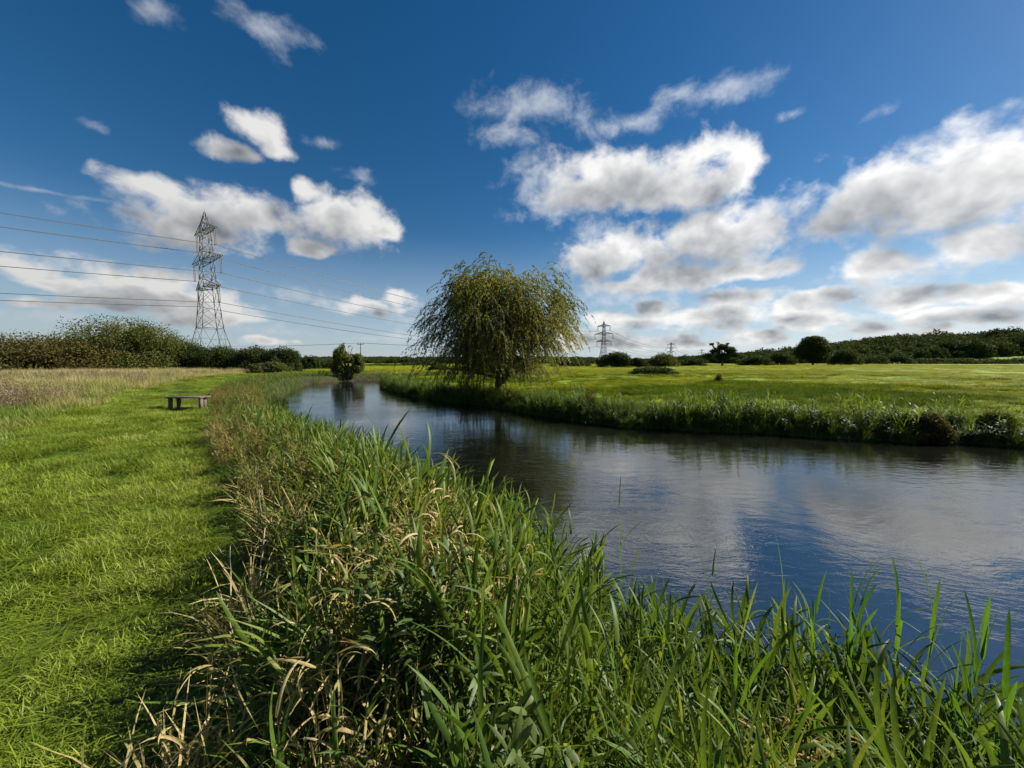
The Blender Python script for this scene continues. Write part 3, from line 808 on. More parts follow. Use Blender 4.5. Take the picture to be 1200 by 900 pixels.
# ------------------------------------------------------------------ trees and shrubs
def leaf_cloud(name, blobs, n, size, rg, mat, aspect=.55, seedn=0, gap=.42, gscale=.9, shell=.6, kind='random'):
    """many small leaf faces spread through lobes, with gaps cut by noise"""
    blobs = np.array(blobs, float)          # x y z rx ry rz
    vol = blobs[:, 3] * blobs[:, 4] * blobs[:, 5]
    pick = rg.choice(len(blobs), n, p=vol / vol.sum())
    v = rg.normal(0, 1, (n, 3)); v /= np.linalg.norm(v, axis=1)[:, None]
    r = (shell + (1 - shell) * rg.uniform(0, 1, n)) * rg.uniform(.0, 1.0, n) ** .33
    r *= 1 + .15 * (fbm(v[:, 0] * 2.2 + pick * 3.1, v[:, 1] * 2.2 + v[:, 2] * 2.3, 5 + seedn, 3) - .5) * 2
    P = blobs[pick, :3] + v * r[:, None] * blobs[pick, 3:]
    g = .5 * fbm(P[:, 0] * gscale + P[:, 2] * .7, P[:, 1] * gscale - P[:, 2] * .9, 17 + seedn, 3) + .5 * fbm(P[:, 2] * gscale * 1.3, P[:, 0] * gscale * .8 + P[:, 1], 29 + seedn, 3)
    P = P[(g > gap) & (P[:, 2] > .05)]
    n = len(P)
    a = rg.normal(0, 1, (n, 3)); a /= np.linalg.norm(a, axis=1)[:, None]
    b = np.cross(a, rg.normal(0, 1, (n, 3))); b /= np.linalg.norm(b, axis=1)[:, None]
    s = size * rg.uniform(.6, 1.4, n)[:, None]
    V = np.stack([P - a * s, P + b * s * aspect, P + a * s, P - b * s * aspect], 1).reshape(-1, 3)
    Q = np.arange(n * 4).reshape(-1, 4)
    t = np.repeat(np.clip(rg.normal(.45, .2, n) + (fbm(P[:, 0] * .7, P[:, 2] * .9 + P[:, 1], 3 + seedn, 2) - .5) * .7, 0, 1), 4)
    me = quads_mesh(name, V, Q, t); me.materials.append(mat)
    return me

def limb_path(p0, p1, rg, sag=.0, n=5, wob=.08):
    p0 = np.array(p0, float); p1 = np.array(p1, float); L = np.linalg.norm(p1 - p0)
    pts = []
    for k in range(n + 1):
        t = k / n
        p = p0 * (1 - t) + p1 * t
        p = p + np.array([0, 0, sag * math.sin(t * math.pi) * L]) + (rg.normal(0, wob * L, 3) * (.3 if 0 < k < n else 0))
        pts.append(tuple(p))
    return pts

def shrub(name, x, y, blobs, n, size, mat, label, cat, seed, group=None, trunk_h=None, gap=.42, r0=.16, gscale=.9, shell=.6):
    rg = np.random.default_rng(seed)
    z = float(ground_z(np.array([x]), np.array([y]))[0])
    e = empty(name, (x, y, z - .03)); tag(e, label, cat, group)
    link('crown', leaf_cloud('crown', blobs, int(n * 1.6), size * .9, rg, mat, seedn=seed, gap=gap - .03, gscale=gscale, shell=shell), None, e)
    g = Geo()
    bl = sorted(blobs, key=lambda q: -q[3] * q[4] * q[5])
    th = trunk_h if trunk_h else .35
    for i, bb in enumerate(bl[:9]):
        bx, by = rg.normal(0, .15, 2) * (0 if trunk_h and i == 0 else 1)
        st = (0, 0, -.1) if trunk_h else (bb[0] * .35 + bx, bb[1] * .35 + by, -.1)
        mid = (0 + bx * .3, by * .3, th) if trunk_h else (bb[0] * .5, bb[1] * .5, bb[2] * .4)
        g.tube([st, mid] + limb_path(mid, (bb[0], bb[1], bb[2]), rg, .05, 3)[1:], [r0, r0 * .75, r0 * .5, r0 * .35, r0 * .2], 6)
        for j in range(4):
            q = (bb[0] + rg.uniform(-.7, .7) * bb[3], bb[1] + rg.uniform(-.7, .7) * bb[4], bb[2] + rg.uniform(-.2, .8) * bb[5])
            m2 = [(mid[c] + bb[c]) / 2 for c in range(3)]
            g.tube(limb_path(m2, q, rg, .05, 3), [r0 * .4, r0 * .3, r0 * .2, r0 * .08], 5)
    link('trunk' if trunk_h else 'stem', g.mesh('trunk', True), M_BARK, e)
    return e

def mound(w_, h_, dpt, rg, n=7, low=.35):
    """lobes making a rounded bush w wide, h tall, touching the ground"""
    out = [(0, 0, h_ * .52, w_ * .36, dpt * .4, h_ * .46)]
    for k in range(n):
        a = 2 * math.pi * k / n + rg.uniform(-.4, .4); f = rg.uniform(.45, .85)
        hz = h_ * rg.uniform(low, .62) * (1.15 - .45 * f)
        out.append((math.cos(a) * w_ * .5 * f * .75, math.sin(a) * dpt * .5 * f * .75, hz, w_ * rg.uniform(.15, .25), dpt * rg.uniform(.16, .25), min(hz, h_ * rg.uniform(.28, .42))))
    for k in range(n):
        a = 2 * math.pi * (k + .5) / n + rg.uniform(-.3, .3)
        out.append((math.cos(a) * w_ * .34, math.sin(a) * dpt * .34, h_ * .18, w_ * .17, dpt * .17, h_ * rg.uniform(.2, .3)))
    return out

HED = 'shrubs of the hedgerow at the edge of the meadow'
def hb(px, top, wpx, depth, seed, mat, label, size=.11, n=22000, gap=.42, base=0.0, cat='bush', nm='hedgerow_bush', grp=None, **kw):
    rg = np.random.default_rng(seed)
    h_ = 1.6 + (424.5 - top) / 436 * depth - base
    w_ = wpx / 436 * depth * (1.12 if px < 350 else 1)
    h_ *= 1.07 if px < 350 else 1
    x = (px - 600) / 436 * depth
    return shrub(nm, x, depth, mound(w_ * 1.05, h_, w_ * .8, rg, kw.pop('lobes', 9)), n, size, mat, label, cat, seed, grp, gap=gap, **kw)

hb(40, 390, 170, 51, 201, M_BROWN, 'wide brownish-olive bush with arching sprays, leftmost in the hedgerow', .13, 30000)
hb(-60, 386, 130, 54, 209, M_BROWN, 'brown bush cut off by the left edge beside the arching brownish-olive bush', .13, 16000)
hb(143, 371, 150, 58, 202, M_BUSH, 'largest olive-green domed bush, the tallest of the hedgerow', .13, 42000)
hb(203, 388, 62, 60, 203, M_BUSH, 'olive bush leaning against the right flank of the tallest domed bush', .12, 14000)
hb(228, 402, 46, 61, 204, M_DARK, 'dark low bush just left of the big pylon base', .12, 14000)
hb(262, 404, 52, 60, 205, M_DARK, 'dark hawthorn bush right in front of the big pylon base', .12, 16000)
hb(300, 404, 52, 59, 206, M_DARK, 'dark rounded bush next right of the pylon hawthorn', .12, 16000)
hb(333, 406, 44, 58, 207, M_DARK, 'dark bush ending the hedgerow near the river bend', .12, 14000)
hb(318, 424, 44, 54, 208, M_BUSH, 'low green bush tucked in front of the end of the hedgerow', .11, 9000)
hb(363, 415, 26, 78, 210, M_DARK, 'small round dark tree showing over the bank beyond the hedgerow end', .15, 7000, trunk_h=1.2, cat='tree', nm='round_tree')
hb(385, 422, 40, 84, 211, M_DARK, 'low dark thicket between the small round tree and the river willow bush', .15, 7000)
# willow bush at the waterside by the bend
rg = np.random.default_rng(220)
wb = [(0, 0, 1.9, 1.5, 1.5, 1.6), (-1.0, 0, 2.6, .9, .9, 1.3), (.9, 0, 2.3, 1.0, 1.0, 1.1), (-.6, .2, 3.5, .45, .5, .9), (.2, 0, 3.1, .6, .6, .9), (1.3, 0, 1.3, .9, .9, 1.0), (-1.3, 0, 1.2, .9, .9, 1.0)]
shrub('willow_bush', -20.3, 46.0, wb, 17000, .10, M_WBUSH, 'upright olive willow bush standing at the waterside on the river bend', 'bush', 220, gap=.47)

# hedgerow and bushes beyond the pasture
hb(447, 427, 50, 150, 230, M_DARK, 'dark hedge clump right of the wooden pole across the river', .3, 5000, cat='hedge', nm='hedge_clump')
hb(495, 424, 54, 165, 231, M_DARK, 'dark hedge clump seen under the left side of the weeping willow', .3, 5000, cat='hedge', nm='hedge_clump')
hb(515, 426, 30, 72, 232, M_BUSH, 'olive pasture bush half hidden by the hanging left strands of the willow', .16, 6000)
hb(668, 420, 50, 130, 233, M_DARK, 'low dark hedge just right of the willow below the nearer distant pylon', .26, 6000, cat='hedge', nm='hedge_clump')
hb(722, 411, 48, 112, 234, M_DARK, 'dense rounded bush right of the nearer distant pylon', .2, 12000)
hb(748, 418, 24, 110, 235, M_DARK, 'lower lobe-like bush adjoining the dense rounded bush on its right', .2, 5000)
hb(776, 412, 40, 118, 236, M_BUSH, 'broad domed bush below the farther distant pylon', .2, 10000)
hb(812, 418, 32, 140, 237, M_DARK, 'low dark bush between the domed bush and the feathery oak', .22, 6000)
rg = np.random.default_rng(238)
x_, y_ = (846 - 600) / 436 * 150, 150
oak = [(-3, 0, 5.6, 2.6, 2.5, 1.6), (-4.6, 0, 8.6, 1.1, 1.1, .7), (0, 0, 7.4, 2.6, 2.6, 1.6), (3.2, 0, 6.0, 2.6, 2.5, 1.9), (-5.3, 0, 4.0, 1.6, 1.5, 1.1), (5.2, 0, 4.2, 1.9, 2, 1.6), (0, 0, 3.6, 3.4, 3, 2.0), (-2.2, 0, 9.3, 1.1, 1, .8), (1.8, 0, 8.7, 1.0, 1, .7)]
shrub('oak_tree', x_, y_, oak, 9000, .26, M_DARK, 'feathery open-crowned oak standing alone on the pasture skyline', 'tree', 238, trunk_h=2.2, gap=.47, r0=.4)
hb(885, 415, 42, 160, 239, M_DARK, 'low dark hedge clump between the feathery oak and the big round tree', .26, 7000, cat='hedge', nm='hedge_clump')
hb(915, 410, 36, 190, 240, M_DARK, 'stepped dark bush on the left foot of the big round tree', .3, 6000)
rg = np.random.default_rng(241)
big = [(0, 0, 9.0, 7.2, 6.5, 5.2), (-4.5, 0, 6.5, 4.5, 4.5, 4.2), (4.6, 0, 6.8, 4.6, 4.5, 4.4), (0, 0, 11.6, 4.2, 4.2, 2.8), (-2.5, 1, 12.0, 2.4, 2.4, 2.2), (3.4, 0, 10.9, 2.8, 2.6, 2.2), (0, -2, 4.2, 6.4, 5, 3.8)]
shrub('broadleaf_tree', (952 - 600) / 436 * 180, 180, big, 26000, .34, M_DARK, 'big round dark tree, the tallest of the pasture edge before the hill', 'tree', 241, trunk_h=2.5, gap=.38, r0=.5)
hb(990, 406, 40, 185, 242, M_DARK, 'dark tree against the right flank of the big round tree', .3, 8000, cat='tree', nm='round_tree', trunk_h=1.5)
k_ = 0
for (px, top, wd, lab) in ((1018, 414, 40, 'dark hedge clump at the far pasture edge where the wooded hill begins'), (1050, 411, 34, 'raised hedge clump left of the sunlit strip of hillside field'), (1085, 419, 44, 'low hedge clump below the left end of the sunlit hillside field'),
                           (1122, 419, 40, 'low hedge clump below the middle of the sunlit hillside field'), (1160, 420, 44, 'low hedge clump below the right end of the sunlit hillside field'), (1203, 418, 48, 'low hedge clump cut by the right edge of the view')):
    hb(px, top, wd * 1.1, 275, 250 + k_, M_DARK, lab, .42, 5000, cat='hedge', nm='hedge_clump'); k_ += 1

# wooded hill and far belts: a mass nobody could count
def p_far(k):
    rg = np.random.default_rng(400 + k)
    h_ = 1.0
    bl = mound(1.15, 1.0, 1.1, rg, 8, .3)
    return leaf_cloud('far_tree', bl, 1500, .055, rg, M_WOODLEAF, seedn=k, gap=.33, gscale=3.0, shell=.5)
PC_FAR = protos('far_trees', 6, p_far, [])
rg = np.random.default_rng(402)
n = 3600
X = rg.uniform(200, 1300, n); Y = rg.uniform(330, 640, n)
hz_ = ground_z(X, Y)
front = 372 + 30 * (fbm(X * .006, X * 0 + 1, 55, 2) - .5)
k = (X < 1.55 * Y + 60) & (X > .42 * Y) & ((Y > front) | ((X < 1.02 * Y) & (Y > 335)))
X, Y, hz_ = X[k], Y[k], hz_[k]
s = rg.uniform(7, 20, len(X)) * (.75 + .6 * fbm(X * .02, Y * .02, 58, 2)) * np.interp(X / Y, [.45, .85], [.55, 1])
scatter('hillside_wood', PC_FAR, np.stack([X, Y, hz_ - .6], -1), np.stack([s * 1.1, s * 1.1, s], -1), rg.uniform(.1, .9, len(X)), rg, .03, 'dark woodland covering the low hill on the right horizon')
n = 2600
X = rg.uniform(-900, 420, n); Y = rg.uniform(300, 900, n)
k = (np.abs(X) < 1.5 * Y) & (X < .62 * Y) & (fbm(X * .004, Y * .02, 57, 3) > .47)
X, Y = X[k], Y[k]
s = rg.uniform(5, 9.5, len(X)) * np.interp(Y, [300, 900], [.65, 1.25])
scatter('distant_treeline', PC_FAR, np.stack([X, Y, ground_z(X, Y) - .4], -1), np.stack([s * 1.7, s * 1.5, s], -1), rg.uniform(.2, .9, len(X)), rg, .03, 'low belt of far trees along the level horizon')
n = 1500
X = rg.uniform(-2200, 900, n); Y = rg.uniform(1200, 1700, n)
s = rg.uniform(9, 14, n)
scatter('far_ridge_wood', PC_FAR, np.stack([X, Y, ground_z(X, Y) - 1], -1), np.stack([s * 3, s * 2, s], -1), rg.uniform(.2, .9, n), rg, .03, 'faint wooded ridge on the horizon behind the willow')

# small shrubs on and near the far bank
def near_shrub(px, py, wpx, hpx, zb, seed, mat, label, cat, nm, size=.03, n=5000, gap=.38, lobes=6):
    th = R(3.41); a = px - 600; b_ = 450 - py
    d = (a, 436 * math.cos(th) + b_ * math.sin(th), -436 * math.sin(th) + b_ * math.cos(th))
    t = (zb - 1.6) / d[2]; x, y = d[0] * t, d[1] * t
    w_ = wpx / 436 * y; h_ = hpx / 436 * y * 1.05
    rg = np.random.default_rng(seed)
    return shrub(nm, x, y, mound(w_, h_, w_ * .8, rg, lobes, .3), n, size, mat, label, cat, seed, gap=gap, r0=.012)
near_shrub(1088, 512, 52, 38, -.6, 301, M_SEDGE, 'brownish rounded bush at the waterline of the far bank', 'bush', 'waterside_bush', .028, 12000, .34)
near_shrub(1166, 516, 44, 20, -.7, 302, M_BUSH, 'low mossy hummock on the far bank right of the brownish bush', 'hummock', 'grassy_hummock', .03, 7000, .30)
near_shrub(765, 439, 64, 10, 0, 303, M_DARK, 'long low dark patch of rushes out in the open pasture', 'rushes', 'rush_patch', .10, 5000, .30, 9)
near_shrub(690, 474, 26, 32, -.1, 304, M_BROWN, 'spiky dark thistle standing above the far bank reeds right of the willow', 'thistle', 'thistle_plant', .03, 1100, .40)
near_shrub(842, 450, 12, 12, 0, 305, M_BROWN, 'little dry dock plant alone in the pasture', 'dock plant', 'dock_plant', .05, 500, .40)

# ------------------------------------------------------------------ the weeping willow
def willow():
    rg = np.random.default_rng(77)
    bx, by = -.75, 20.5
    bz = -.30
    e = empty('weeping_willow', (bx, by, bz)); tag(e, 'large weeping willow with yellowing drooping strands on the far river bank', 'tree')
    g = Geo()
    tops = []
    fork = (.05, 0, 1.15)
    g.tube([(0, 0, -.2), (-.04, 0, .45), fork], [.27, .20, .17], 9)
    c = np.array([.15, 0, 4.35]); rad = np.array([4.05, 3.6, 3.75])
    mains = [(-2.2, -.8, 1.5), (1.7, -.7, 1.9), (-2.3, .3, 3.8), (-1.1, -.9, 5.0), (-.2, .6, 5.9), (1.0, -.5, 5.4), (2.2, .5, 4.6), (2.7, -.8, 3.4), (-2.8, -.6, 2.9), (.4, 1.8, 4.6), (0.2, -2.0, 4.2), (-1.4, 1.7, 4.4)]
    for mp in mains:
        st = (fork[0] * .5, 0, rg.uniform(.55, 1.15))
        path = limb_path(st, mp, rg, .02, 6, .07)
        r0 = rg.uniform(.08, .13)
        g.tube(path, np.linspace(r0, .03, 7), 7)
        for k in range(8):
            t = rg.uniform(.3, 1.0); i = min(int(t * 6), 5); q0 = np.array(path[i]) * (1 - (t * 6 - i)) + np.array(path[i + 1]) * (t * 6 - i)
            v = rg.normal(0, 1, 3); v[2] = abs(v[2]) * .9 + .1; v /= np.linalg.norm(v)
            q1 = c + v * rad * rg.uniform(.7, .95)
            q1 = q0 + (q1 - q0) * min(1, 3.0 / np.linalg.norm(q1 - q0))
            pp = limb_path(q0, q1, rg, .08, 4, .08)
            g.tube(pp, np.linspace(.04, .012, 5), 5)
            for j in range(5):
                tops.append(np.array(pp[rg.integers(2, 5)]))
    link('trunk', g.mesh('trunk', True), M_BARK, e)
    tops = np.array(tops)
    # hanging strands
    NS = 4300; K = 9
    v = rg.normal(0, 1, (NS, 3)); v /= np.linalg.norm(v, axis=1)[:, None]
    v[:, 2] = np.abs(v[:, 2]) * 1.2 - .42
    lumpy = .80 + .34 * fbm(np.arctan2(v[:, 1], v[:, 0]) * 1.5 + 5, v[:, 2] * 2.5, 66, 3)
    r = rg.uniform(.45, 1.0, NS) ** .6 * lumpy
    P = c + v * r[:, None] * rad
    NC = 46
    cv = rg.normal(0, 1, (NC, 3)); cv /= np.linalg.norm(cv, axis=1)[:, None]; cv[:, 2] = np.abs(cv[:, 2]) * 1.25 - .5
    cc = c + cv * rad * rg.uniform(.5, 1.0, NC)[:, None]
    kc = int(NS * .62)
    P[-kc:] = cc[rg.integers(0, NC, kc)] + rg.normal(0, 1, (kc, 3)) * np.array([.52, .52, .36])
    k2 = NS // 3
    P[:k2] = tops[rg.integers(0, len(tops), k2)] + rg.normal(0, .22, (k2, 3))
    qn = np.linalg.norm((P - c) / rad, axis=1)[:, None]
    P = np.where(qn > 1, c + (P - c) / qn * rng.uniform(.8, 1.0, (len(P), 1)), P)
    g_ = .5 * fbm(P[:, 0] * .55 + P[:, 2] * .5, P[:, 1] * .4 + P[:, 2] * .35, 67, 3) + .5 * fbm(P[:, 0] * .9, P[:, 2] * .9, 68, 2)
    P = P[g_ > .45]
    # extra low strands round the trunk and on the water side
    m2 = 950
    ex = np.stack([rg.normal(-.2, 1.25, m2), rg.uniform(-2.6, 1.6, m2), rg.uniform(1.5, 3.7, m2)], -1)
    P = np.concatenate([P, ex])
    NS = len(P)
    out = P - c; out[:, 2] = 0; rn = np.linalg.norm(out, axis=1)[:, None]; out = out / (rn + .3)
    az = np.arctan2(out[:, 1], out[:, 0]) + rg.normal(0, .6, NS)
    L = rg.uniform(.7, 2.0, NS) * np.interp(rn[:, 0], [0, 4.5], [.85, .95]) * np.interp(P[:, 2], [1.0, 3.0], [.8, 1]) * np.where(np.arange(NS) > NS - 950, 1.35, 1)
    up = np.clip((P[:, 2] - 5.2) / 2.3, 0, 1)
    th0 = rg.uniform(1.0, 2.1, NS) - up * rg.uniform(-.3, .9, NS)
    L = L * (1 - .5 * up)
    thend = rg.uniform(2.7, 3.2, NS)
    t = np.linspace(0, 1, K)
    th = th0[:, None] + (thend - th0)[:, None] * (t[None] ** .7)
    wind = rg.normal(0, .12, NS)
    ds = (L / (K - 1))[:, None]
    hz2 = np.concatenate([np.zeros((NS, 1)), np.cumsum(np.sin(th[:, :-1]) * ds, 1)], 1); vz = np.concatenate([np.zeros((NS, 1)), np.cumsum(np.cos(th[:, :-1]) * ds, 1)], 1)
    CX = P[:, 0:1] + hz2 * np.cos(az)[:, None] + wind[:, None] * t; CY = P[:, 1:2] + hz2 * np.sin(az)[:, None]; CZ = P[:, 2:3] + vz
    CZ = np.maximum(CZ, .15 + .2 * t[None])
    ctr = np.stack([CX, CY, CZ], -1)
    # twigs as thin crossed ribbons
    wv_ = np.stack([-np.sin(az), np.cos(az), 0 * az], -1)[:, None, :] * np.linspace(.010, .004, K)[None, :, None]
    V = np.stack([ctr - wv_, ctr + wv_], 2).reshape(-1, 3)
    i = np.arange(NS)[:, None] * (K * 2) + np.arange(K - 1)[None, :] * 2
    Q = np.stack([i, i + 1, i + 3, i + 2], -1).reshape(-1, 4)
    tme = quads_mesh('twigs', V, Q)
    tw = link('twigs', tme, M_BARK, e); tw['kind'] = 'stuff'
    # leaves
    NL = 50
    tt = rg.uniform(.03, 1, (NS, NL)) * (K - 1); ii = np.minimum(tt.astype(int), K - 2); ff = (tt - ii)[..., None]
    a_ = np.take_along_axis(ctr, ii[..., None].repeat(3, -1), 1); b_ = np.take_along_axis(ctr, (ii + 1)[..., None].repeat(3, -1), 1)
    base = a_ * (1 - ff) + b_ * ff
    tan = b_ - a_; tan /= np.linalg.norm(tan, axis=-1)[..., None]
    dr = tan * .8 + rg.normal(0, .42, base.shape); dr[..., 2] -= .25; dr /= np.linalg.norm(dr, axis=-1)[..., None]
    sd = np.cross(dr, rg.normal(0, 1, base.shape)); sd /= np.linalg.norm(sd, axis=-1)[..., None]
    ln = rg.uniform(.07, .14, (NS, NL))[..., None]; wd = ln * .15
    V = np.stack([base, base + dr * ln * .45 + sd * wd, base + dr * ln, base + dr * ln * .45 - sd * wd], 2).reshape(-1, 3)
    Q = np.arange(len(V)).reshape(-1, 4)
    # sunlight on the right side painted into leaf colour, over patchy yellowing
    yel_sunlit = np.clip((P[:, 0] + 1.2) / 6.0, 0, 1) * .30 + (fbm(P[:, 0] * .7, P[:, 2] * .7, 69, 3) - .5) * .9
    tn = np.repeat(np.clip(.30 + yel_sunlit[:, None] + rg.normal(0, .13, (NS, NL)), 0, 1).ravel(), 4)
    cme = quads_mesh('crown', V, Q, tn); cme.materials.append(M_WILLOW)
    link('crown', cme, None, e)
willow()

# ------------------------------------------------------------------ pylons
LD = Vector((.546, .838, 0)).normalized()      # direction of the power line
PD = Vector((LD.y, -LD.x, 0))                  # across the line
ROTZ = math.atan2(PD.y, PD.x)
ARMS = [(42.5, 7.8), (33.6, 11.2), (25.0, 8.8)]     # height, reach
INSL = 5.2
def body_w(z):
    return float(np.interp(z, [0, 12.3, 25, 33.6, 42.5, 44.5, 48.6], [5.4, 2.75, 1.75, 1.45, 1.1, 1.0, .08]))
def make_pylon(label, loc, thick):
    e = empty('electricity_pylon', loc, ROTZ)
    tag(e, label, 'pylon', 'pylons of the power line')
    zs_ = [0, 5.5, 12.3, 16.5, 20.5, 25, 28, 31, 33.6, 36.6, 39.6, 42.5, 44.5, 46.5, 48.6]
    for sx in (-1, 1):
        for sy in (-1, 1):
            g = Geo()
            for a, b in zip(zs_[:-1], zs_[1:]):
                g.bar((sx * body_w(a), sy * body_w(a), a - .3 * (a == 0)), (sx * body_w(b), sy * body_w(b), b), .22 * thick)
            link('leg', g.mesh('leg'), M_STEEL, e)
    g = Geo()
    t1 = .11 * thick
    for i, (a, b) in enumerate(zip(zs_[:-1], zs_[1:])):
        wa, wb_ = body_w(a), body_w(b)
        for face in range(4):
            def pt(u, z, w_):
                return [(u * w_, -w_, z), (w_, u * w_, z), (-u * w_, w_, z), (-w_, -u * w_, z)][face]
            if b <= 12.4:
                m_ = (a + b) / 2
                if a == 0:
                    g.bar(pt(-1, a, wa), pt(0, b, wb_), t1); g.bar(pt(1, a, wa), pt(0, b, wb_), t1)
                    g.bar(pt(-1, m_, body_w(m_)), pt(-.45, m_, body_w(m_)), t1); g.bar(pt(1, m_, body_w(m_)), pt(.45, m_, body_w(m_)), t1)
                else:
                    g.bar(pt(0, a, wa), pt(-1, b, wb_), t1); g.bar(pt(0, a, wa), pt(1, b, wb_), t1)
                    g.bar(pt(-1, b, wb_), pt(1, b, wb_), t1 * 1.4)
                    g.bar(pt(-1, m_, body_w(m_)), pt(-.5, m_, body_w(m_)), t1); g.bar(pt(1, m_, body_w(m_)), pt(.5, m_, body_w(m_)), t1)
            else:
                g.bar(pt(-1, a, wa), pt(1, b, wb_), t1); g.bar(pt(1, a, wa), pt(-1, b, wb_), t1)
                if b in (25, 33.6, 42.5, 28, 36.6): g.bar(pt(-1, b, wb_), pt(1, b, wb_), t1 * 1.3)
    for dz_ in (44.5, 46.5):
        w_ = body_w(dz_)
        g.bar((-w_, -w_, dz_), (w_, w_, dz_), t1); g.bar((-w_, w_, dz_), (w_, -w_, dz_), t1)
    g.bar((0, 0, 48.2), (0, 0, 49.2), .12 * thick)
    link('bracing', g.mesh('bracing'), M_STEEL, e)
    for (z, reach) in ARMS:
        for sx in (-1, 1):
            g = Geo()
            wb0 = body_w(z); wt0 = body_w(z + 2.3)
            tip = (sx * reach, 0)
            for sy in (-1, 1):
                a0 = (sx * wb0, sy * wb0, z); a1 = (tip[0], sy * .45, z + .1); c0 = (sx * wt0, sy * wt0, z + 2.4)
                g.bar(a0, a1, .16 * thick); g.bar(c0, a1, .16 * thick)
                nseg = 4
                for k in range(nseg):
                    u0, u1 = k / nseg, (k + 1) / nseg
                    lo = [a0[c] * (1 - u0) + a1[c] * u0 for c in range(3)]; lo1 = [a0[c] * (1 - u1) + a1[c] * u1 for c in range(3)]
                    hi1 = [c0[c] * (1 - u1) + a1[c] * u1 for c in range(3)]
                    if k < nseg - 1: g.bar(lo, hi1, t1); g.bar(lo1, hi1, t1)
                    ot = (lo1[0], -lo1[1], lo1[2])
                    g.bar(lo, ot, t1)
            link('cross_arm', g.mesh('cross_arm'), M_STEEL, e)
            gi = Geo()
            for sp in (-.55, .55):
                zz = np.linspace(z, z - INSL, 22)
                rad_ = [.05 if k % 2 else .17 * max(1, thick * .8) for k in range(22)]
                gi.tube([(sx * (reach - .5) + sp, 0, q) for q in zz], rad_, 6)
            gi.bar((sx * (reach - .5) - .75, 0, z - INSL), (sx * (reach - .5) + .75, 0, z - INSL), .12 * thick)
            link('insulator', gi.mesh('insulator'), M_INS, e)
    return e

PA = Vector((-96.7, 120, 0)); SPAN = 370
PB = Vector((106, 432, 0)); PCp = Vector((328, 770, 0)); PDp = Vector((600, 1180, 0)); P0 = PA - LD * SPAN
py = make_pylon('tall lattice pylon with three pairs of arms rising behind the left hedgerow', PA, .85)
def copy_tree(o, parent=None):
    c = o.copy(); C.objects.link(c)
    if parent: c.parent = parent
    for ch in o.children: copy_tree(ch, c)
    return c
py2 = make_pylon('nearer distant pylon, full height visible just right of the willow', PB, 2.0)
for loc, lab in ((PCp, 'farther distant pylon rising over the broad domed bush'), (PDp, 'tiny farthest pylon barely showing beside the feathery oak')):
    c = copy_tree(py2); c.location = loc; c['label'] = lab; c.scale = (1, 1, .88)

def local(Pp, sx, reach, z):
    q = Pp + PD * (sx * reach); return Vector((q.x, q.y, z))
names = {(0, 1): 'uppermost cable on the near side of the pylon, highest across the sky', (0, -1): 'second highest cable, hung from the far side of the top arm',
         (1, 1): 'middle cable on the near side of the pylon', (1, -1): 'middle cable hung from the far side of the pylon', (2, 1): 'lowest cable on the near side of the pylon', (2, -1): 'lowest cable hung from the far side of the pylon'}
for i, (z, reach) in enumerate(ARMS):
    for sx in (1, -1):
        g = Geo()
        pts = []
        ends = [P0, PA, PB, PCp, PDp]
        for k, (a, b) in enumerate(zip(ends[:-1], ends[1:])):
            zA = z - INSL; fa = .88 if k > 2 else 1; fb = .88 if k > 1 else 1
            A_ = local(a, sx, reach - .5, zA * fa); B_ = local(b, sx, reach - .5, zA * fb)
            nn = 40
            for j in range(nn + (k == 3)):
                t = j / nn
                q = A_.lerp(B_, t); q.z -= 4 * 8.5 * t * (1 - t)
                pts.append(q)
        r_ = [max(.055, .00042 * q.length) if q.length < 420 else .16 for q in pts]
        off = .25
        if True:
            g.tube([tuple(q - PD * off) for q in pts], [a * .8 for a in r_], 4, True)
            g.tube([tuple(q + PD * off) for q in pts], [a * .8 for a in r_], 4, True)
        o = link('power_cable', g.mesh('power_cable'), M_CABLE)
        tag(o, names[(i, sx)], 'cable', 'cables of the power line')

# wooden pole beyond the river bend, with its wires
def pole():
    x, y = (423.5 - 600) / 436 * 92, 92
    z = float(ground_z(np.array([x]), np.array([y]))[0])
    e = empty('wooden_pole', (x, y, z)); tag(e, 'slim wooden wire pole with a short crosspiece beyond the river bend', 'pole')
    g = Geo(); g.tube([(0, 0, -.3), (0, 0, 3), (0, 0, 6.3)], [.17, .15, .12], 8); link('post', g.mesh('post', True), M_WOODP, e)
    g = Geo(); g.box((0, -.18, 5.95), (1.7, .12, .14)); link('crosspiece', g.mesh('crosspiece'), M_WOODP, e)
    for sx in (-.75, .75):
        g = Geo(); g.tube([(sx, -.18, 6.02), (sx, -.18, 6.1), (sx, -.18, 6.16), (sx, -.18, 6.26)], [.03, .07, .05, .03], 8); link('insulator', g.mesh('insulator'), M_INS, e)
    for sx, lab in ((-.75, 'thin wire on the left end of the wooden pole crosspiece'), (.75, 'thin wire on the right end of the wooden pole crosspiece')):
        g = Geo()
        for (tx, ty) in ((x - 60, y - 3), (x + 60, y + 8)):
            pts = []
            for j in range(17):
                t = j / 16
                pts.append((x + sx * (1 - t) + (tx - x) * t, y - .18 + (ty - y) * t, z + 6.28 - 4 * .9 * t * (1 - t)))
            g.tube(pts, .022, 4)
        tag(link('overhead_wire', g.mesh('overhead_wire'), M_CABLE), lab, 'wire', 'wires of the wooden pole')
pole()

